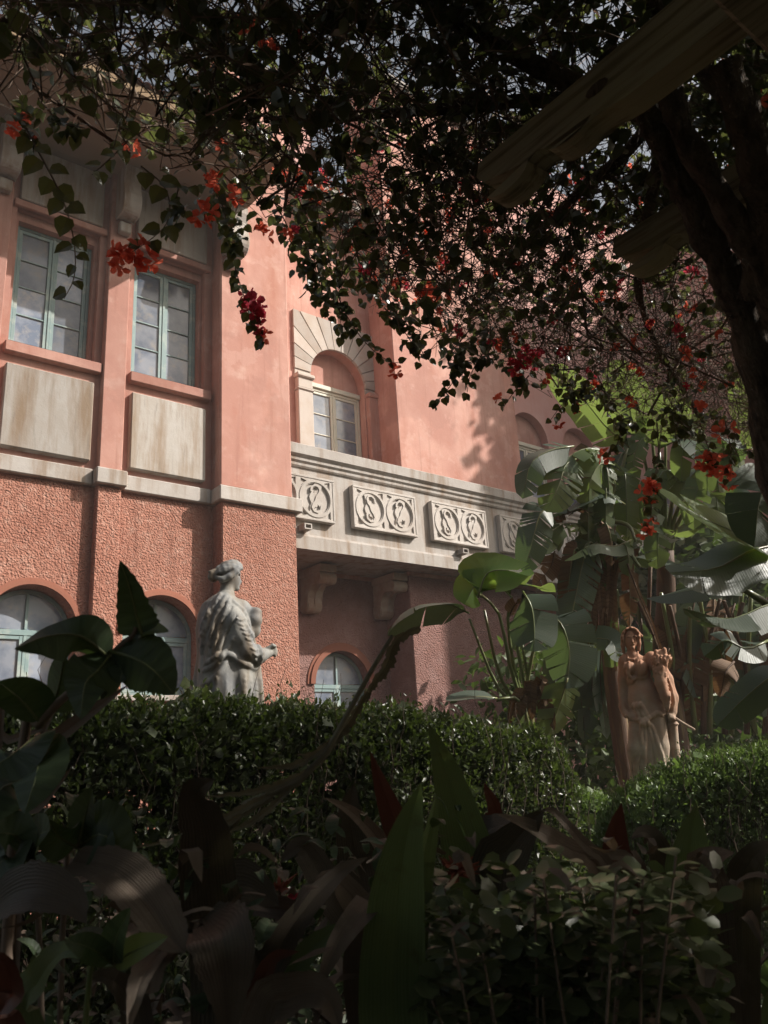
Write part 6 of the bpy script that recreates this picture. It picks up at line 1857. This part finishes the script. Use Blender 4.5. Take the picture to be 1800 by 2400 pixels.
# dry blades poking up at the left
f9 = plant('dry_grass_clump', 70, 2000, 1.6, 'clump of dry straw coloured blades leaning right at the left edge')
for pts, w in ((((60, 1820, 1.5), (150, 1720, 1.48), (240, 1650, 1.46), (300, 1606, 1.45)), .042), (((40, 1830, 1.5), (90, 1740, 1.48), (130, 1660, 1.46), (150, 1625, 1.45)), .022), (((20, 1900, 1.5), (80, 1900, 1.45), (130, 1850, 1.42), (175, 1788, 1.4)), .026),
               (((-20, 1780, 1.5), (30, 1735, 1.48), (80, 1715, 1.46), (105, 1710, 1.45)), .02), (((0, 1700, 1.4), (60, 1660, 1.4), (120, 1640, 1.38), (155, 1618, 1.38)), .018), (((-40, 2080, 1.4), (20, 2060, 1.4), (60, 2040, 1.4), (120, 2050, 1.4)), .03)):
    leaf(f9, rooted(f9, *pts), w, 'spear', 'blade_dry', CAMV + Vector((-.2, .1, .3)), fold=.4, n=14, **BK)
# leafy plants low at the left
f10 = plant('broadleaf_shrub', 180, 2150, 1.35, 'dark green shrub with big veined leaves low at the left')
for (a, b, c, w) in (((185, 1975, 1.3), (200, 1910, 1.3), (215, 1850, 1.29), .065), ((190, 1980, 1.3), (240, 1955, 1.26), (300, 2010, 1.24), .105), ((180, 1985, 1.3), (140, 1960, 1.28), (110, 1920, 1.26), .07), ((185, 1985, 1.3), (220, 2000, 1.25), (240, 2050, 1.22), .09),
                     ((70, 2020, 1.25), (40, 1960, 1.22), (-10, 1950, 1.2), .08), ((65, 2020, 1.25), (90, 1960, 1.22), (115, 1945, 1.2), .07), ((60, 2030, 1.25), (20, 2010, 1.2), (-20, 2040, 1.2), .08)):
    leaf(f10, A(a, b, c), w, 'ovate', 'broad', CAMV + Vector((0, .3, .6)), fold=.15, n=14, rib=.003)
for pts in (((150, 2100, 1.35), (185, 1980, 1.3)), ((90, 2130, 1.32), (66, 2025, 1.25))):
    stalk(f10, [f10.location + Vector((0, 0, .05)), f10.location + Vector((0, 0, .25)), *A(*pts)], .006, .004, 'twig')
f11 = plant('seedling', 266, 2420, 1.1, 'young plant with three bright green pointed leaflets at the lower left')
stalk(f11, [f11.location + Vector((0, 0, .05)), at(200, 2400, 1.1), at(266, 2262, 1.08)], .005, .003, 'stalk')
leaf(f11, A((266, 2258, 1.08), (272, 2200, 1.06), (305, 2130, 1.04)), .045, 'ovate', 'broad', CAMV + Vector((0, .2, .5)), fold=.2, n=14, rib=.002)
leaf(f11, A((264, 2258, 1.08), (210, 2220, 1.05), (152, 2205, 1.03)), .038, 'ovate', 'broad', CAMV + Vector((0, .2, .6)), fold=.2, n=14, rib=.002)
leaf(f11, A((268, 2256, 1.08), (320, 2225, 1.05), (392, 2196, 1.03)), .038, 'ovate', 'banana', CAMV + Vector((0, .2, .6)), fold=.2, n=14, rib=.002)
f12 = plant('round_leaf_shrub', 1270, 2420, 1.3, 'low glossy shrub with small round leaves in the right front')


def oval_mesh(mat, w=.92):
    q = MB()
    C = blade(q, [Vector((0, 0, 0)), Vector((0, .5, .05)), Vector((0, 1, -.03))], w, 'ovate', (0, 0, 1), fold=.18, n=7, across=1)
    return q.mesh('leaf', mat, recalc=False)


om = oval_mesh(M['round'])
om.shade_smooth()
cnt = 0
for k in range(24):
    px, py = U(1010, 1640), U(2010, 2380)
    if k < 10: px, py = U(1180, 1600), U(2000, 2110)
    d = U(1.18, 1.42)
    tip = at(px, py, d)
    base = f12.location + Vector((U(-.08, .08), U(-.08, .08), .05))
    mid = base.lerp(tip, .6) + Vector((0, 0, .04))
    q = MB(); q.tube(catmull([base, mid, tip], 6), [.004, .004, .0035, .003, .0025, .002, .002], 4)
    q.build('stem', M['twig'], f12)
    for j in range(12):
        a = j * 2.4 + U(-.3, .3)
        up = U(.0, .7)
        dd = Vector((math.cos(a), math.sin(a), up)).normalized()
        s_ = U(.030, .044)
        zz = Vector((0, 0, 1)); xx = dd.cross(zz).normalized(); zz = xx.cross(dd)
        place(om, 'leaf', f12, tip - (tip - mid).normalized() * (.016 * (11 - j)), Matrix((xx, dd, zz)).transposed().to_euler(), (s_,) * 3)
        cnt += 1
B = 2200
Q = np.array([list(at(U(1000, 1680), 2060 + 380 * U(0, 1) ** .7 + 50 * math.sin(i_ * .7), U(1.22, 1.7))) for i_ in range(B)])
V, Fc = leaves(Q, RNG.normal(0, .9, (B, 3)) * np.array([1, 1, .4]), RNG.normal(0, .45, (B, 3)) + np.array([-.2, -.3, .8]), RNG.uniform(.028, .046, B), ROUND)
np_mesh('foliage', M['round'], V, Fc, f12, kind='stuff')
# spent flower head and a fallen husk with a pink petal
f13 = plant('spent_flower', 1075, 2150, 1.6, 'rust red spent flower head among the strap leaves')
q = MB()
c0 = at(1070, 2045, 1.6)
for k in range(26):
    d = Vector((U(-1, 1), U(-1, 1), U(-.2, 1))).normalized()
    q.tube([c0, c0 + d * U(.015, .03), c0 + d * U(.035, .06)], [.004, .005, .001], 4)
q.build('flower_head', M['rust'], f13)
stalk(f13, [f13.location + Vector((0, 0, .05)), c0 - Vector((0, 0, .25)), c0], .006, .005, 'sheath')
f14 = plant('spent_flower', 660, 2200, 1.9, 'orange brown shrivelled flower head low before the long hedge')
q = MB(); c0 = at(655, 2085, 1.9)
for k in range(18):
    d = Vector((U(-1, 1), U(-1, 1), U(-.2, 1))).normalized()
    q.tube([c0, c0 + d * U(.015, .03), c0 + d * U(.03, .055)], [.004, .006, .001], 4)
q.build('flower_head', M['rust'], f14)
stalk(f14, [f14.location + Vector((0, 0, .05)), c0 - Vector((0, 0, .25)), c0], .006, .005, 'sheath')
hk = empty('fallen_husk', at(665, 2135, 1.6), 'split brown husk lying across the leaves with pink petals on it', 'husk')
leaf(hk, A((590, 2122, 1.62), (640, 2130, 1.6), (700, 2138, 1.58), (745, 2150, 1.56)), .05, 'band', 'blade_dry', CAMV + Vector((0, 0, .8)), fold=.5, n=12, rib=0, name='shell')
pt = empty('fallen_petals', at(693, 2122, 1.57), 'fallen pink petals lying on the brown husk', 'petals')
place(BP[0], 'petal', pt, at(693, 2122, 1.57), (.4, .2, 1), (.5,) * 3)
pt = empty('fallen_petals', at(425, 2155, 1.3), 'fallen red petals caught in the dry folded straps', 'petals')
place(BP[1], 'petal', pt, at(425, 2155, 1.3), (.4, .2, 1), (.45,) * 3)
sc_ = empty('leaf_scraps', (1.2, 1.2, 0), 'curled dead leaf scraps caught among the front strap leaves', 'dead leaves', kind='stuff')
mb = MB()
for k in range(170):
    px, py, d = U(-50, 1750), U(1960, 2420), U(1.15, 1.9)
    if 800 < px < 1010 and d < 1.4: d = U(1.5, 1.9)
    c = at(px, py, d); a = U(0, 6.28); l = U(.03, .09)
    o = Vector((math.cos(a), math.sin(a), U(-.5, .4)))
    blade(mb, [c, c + o * l * .5 + Vector((0, 0, U(-.01, .03))), c + o * l + Vector((0, 0, U(-.04, .02)))], U(.015, .04), random.choice(['ovate', 'spear']), (U(-.5, .5), U(-.5, .5), 1), fold=U(-.2, .7), n=5, across=1, bite=.3)
mb.build('scraps', M['blade_dry'], sc_, smooth=True, recalc=False, kind='stuff')
mb = MB()
for k in range(260):
    px, py, d = U(-40, 1100), U(1900, 2420), U(1.2, 2.2)
    if 790 < px < 1010 and d < 1.5: d = U(1.5, 2.2)
    c = at(px, py, d); l = U(.03, .075)
    o = Vector((U(-1, 1), U(-1, 1), U(-.3, .9))).normalized()
    blade(mb, [c, c + o * l * .5 + Vector((0, 0, .006)), c + o * l - Vector((0, 0, U(0, .02)))], l * U(.3, .5), 'ovate', (U(-.5, .3), U(-.8, .2), 1), fold=U(.05, .35), n=7, across=1)
uc = empty('undergrowth', (.8, 1.4, 0), 'small green leaves growing up between the front strap leaves', 'undergrowth', kind='stuff')
mb.build('small_leaves', M['broad'], uc, smooth=True, recalc=False, kind='stuff')
# leaf litter and low ground cover that fill the bed
lt = None
B = 9000
Q = np.stack([RNG.uniform(-.8, 4.6, B), RNG.uniform(.7, 3.6, B), RNG.uniform(.01, .10, B)], 1)
V, Fc = leaves(Q, RNG.normal(0, 1, (B, 3)) * np.array([1, 1, .35]), RNG.normal(0, .5, (B, 3)) + np.array([0, 0, 1]), RNG.uniform(.04, .11, B), OVAL)
tag(np_mesh('leaf_litter', M['blade_dry'], V, Fc), 'brown fallen leaves littering the shaded planting bed', 'leaf litter', kind='stuff')
B = 5200
Q = np.stack([RNG.uniform(-.8, 4.2, B), RNG.uniform(.55, 3.4, B), RNG.uniform(.05, .50, B)], 1)
Q = Q[(Q[:, 2] < .28 + .10 * np.sin(Q[:, 0] * 3) + .12 * np.sin(Q[:, 1] * 4 + 1))]
V, Fc = leaves(Q, RNG.normal(0, .8, Q.shape) + np.array([0, 0, .6]), RNG.normal(0, .6, Q.shape) + np.array([0, 0, .8]), RNG.uniform(.06, .16, len(Q)), OVAL)
tag(np_mesh('ground_cover', M['broad'], V, Fc), 'dark leafy ground cover under the front strap leaves', 'ground cover', kind='stuff')
# small strap clumps that fill the bed between the named plants
CL = ['low strap clump just left of the tall green blades', 'low strap clump between the tall green blades and the round leaved shrub', 'low strap clump behind the round leaved shrub',
      'low strap clump at the bottom right below the pointed green leaf', 'low strap clump between the seedling and the long hedge', 'low strap clump at the right edge under the box hedge',
      'low strap clump in the bottom left corner', 'low strap clump below the withered stalk near the hedge foot', 'low strap clump beside the brick path behind the olive blade', 'low strap clump in front of the box hedge near the orange flecked blade']
for i, (x, y, d) in enumerate(((700, 2420, 1.5), (1000, 2420, 1.7), (1350, 2300, 1.9), (1720, 2400, 1.9), (300, 2300, 1.7), (1800, 2250, 2.2), (80, 2420, 1.3), (560, 2250, 2.2), (1180, 2250, 2.3), (1560, 2200, 2.2))):
    r = plant('strap_clump', x, y, d, CL[i], group='low strap clumps in the bed')
    for k in range(7):
        a = U(0, 6.28); l = U(.25, .5); h = U(.35, .75)
        b = r.location + Vector((U(-.03, .03), U(-.03, .03), .02))
        o = Vector((math.cos(a), math.sin(a), 0))
        leaf(r, [b, b + o * l * .25 + Vector((0, 0, h * .7)), b + o * l * .6 + Vector((0, 0, h)), b + o * l + Vector((0, 0, h * U(.4, .9)))], U(.05, .09), 'strap', random.choice(['blade_dark', 'blade', 'blade_dry', 'blade_dark']), (0, 0, 1), fold=.3, n=10, across=1, **BK)

# ------------------------------------------------------------------ trees outside the view that shade the garden
def tree(name, x, y, h, r, zc, n, size, label):
    root = empty(name, (x, y, 0), label, 'tree')
    q = MB(); q.tube(catmull([(x, y, 0), (x + .1, y, h * .3), (x - .1, y + .1, h * .6), (x, y, h * .85)], 10), [.22 * (1 - .07 * i) for i in range(11)], 9, jit=.06)
    q.build('trunk', M['bark'], root, smooth=True)
    q = MB()
    for k in range(8):
        a = k * .8; q.tube(catmull([(x, y, zc - r * .5), (x + math.cos(a) * r * .4, y + math.sin(a) * r * .4, zc), (x + math.cos(a) * r * .8, y + math.sin(a) * r * .8, zc + r * U(-.3, .5))], 6), [.07, .06, .05, .04, .03, .02, .01], 5)
    q.build('limbs', M['bark'], root)
    B = n
    cl = RNG.normal(0, 1, (60, 3)); cl = unit(cl) * RNG.uniform(.3, .85, (60, 1)) * r
    Q = cl[RNG.integers(0, 60, B)] + RNG.normal(0, .26 * r, (B, 3)) * np.array([1, 1, .7])
    Q = Q * np.array([1, 1, .9]) + np.array([x, y, zc])
    V, Fc = leaves(Q, RNG.normal(0, 1, (B, 3)), RNG.normal(0, .6, (B, 3)) + np.array([0, 0, .7]), RNG.uniform(size * .7, size * 1.3, B), DIAM)
    np_mesh('crown', M['treeleaf'], V, Fc, root, kind='stuff')


tree('garden_tree', 15.9, 4.6, 13, 1.25, 12.8, 7000, .24, 'tall slender tree standing before the far wing of the villa')
tree('garden_tree', -1.5, -6.5, 6, 2.6, 4.2, 9000, .22, 'unseen bushy tree added behind the pergola to block light')  # added out of view to keep light off the foreground
tree('garden_tree', 4.0, -6.0, 6.5, 2.8, 4.0, 9000, .22, 'unseen round tree added behind the middle of the pergola to block sun')  # second unseen tree, added as a sun blocker
tree('garden_tree', 10.6, 6.1, 4.4, 1.15, 3.3, 5200, .17, 'leafy small tree behind the banana plants beside the far wing')

# ------------------------------------------------------------------ repeats share a group
for o in list(COL.objects):
    if o.parent is None and o.get('label') and not o.get('group'):
        gname = {'statue': 'garden statues on pedestals', 'pedestal': 'stone statue pedestals', 'garden_hedge': 'clipped hedges along the path', 'banana_plant': 'banana plants beside the balcony',
                 'lily_plant': 'strap leaf clumps in the front bed', 'broadleaf_shrub': 'broad leaved shrubs at the left', 'spent_flower': 'spent flower heads in the bed',
                 'fallen_petals': 'fallen petals in the bed', 'garden_tree': 'trees round the garden'}.get(o.name.split('.')[0])
        if gname: o['group'] = gname

# ------------------------------------------------------------------ thin sunlit haze in the garden air
hz = MB(); hz.box(-7, 23.5, -12, 13, -1, 16.5)
hm = bpy.data.materials.new('haze')
hm.use_nodes = True
hn = hm.node_tree.nodes
hn.remove(hn['Principled BSDF'])
pv_ = hn.new('ShaderNodeVolumePrincipled')
pv_.inputs['Color'].default_value = (1.0, 0.96, 0.94, 1)
pv_.inputs['Density'].default_value = 0.0035
hm.node_tree.links.new(pv_.outputs[0], hn['Material Output'].inputs['Volume'])
tag(hz.build('haze', hm), 'thin sunlit haze hanging in the garden air', 'haze', kind='stuff')
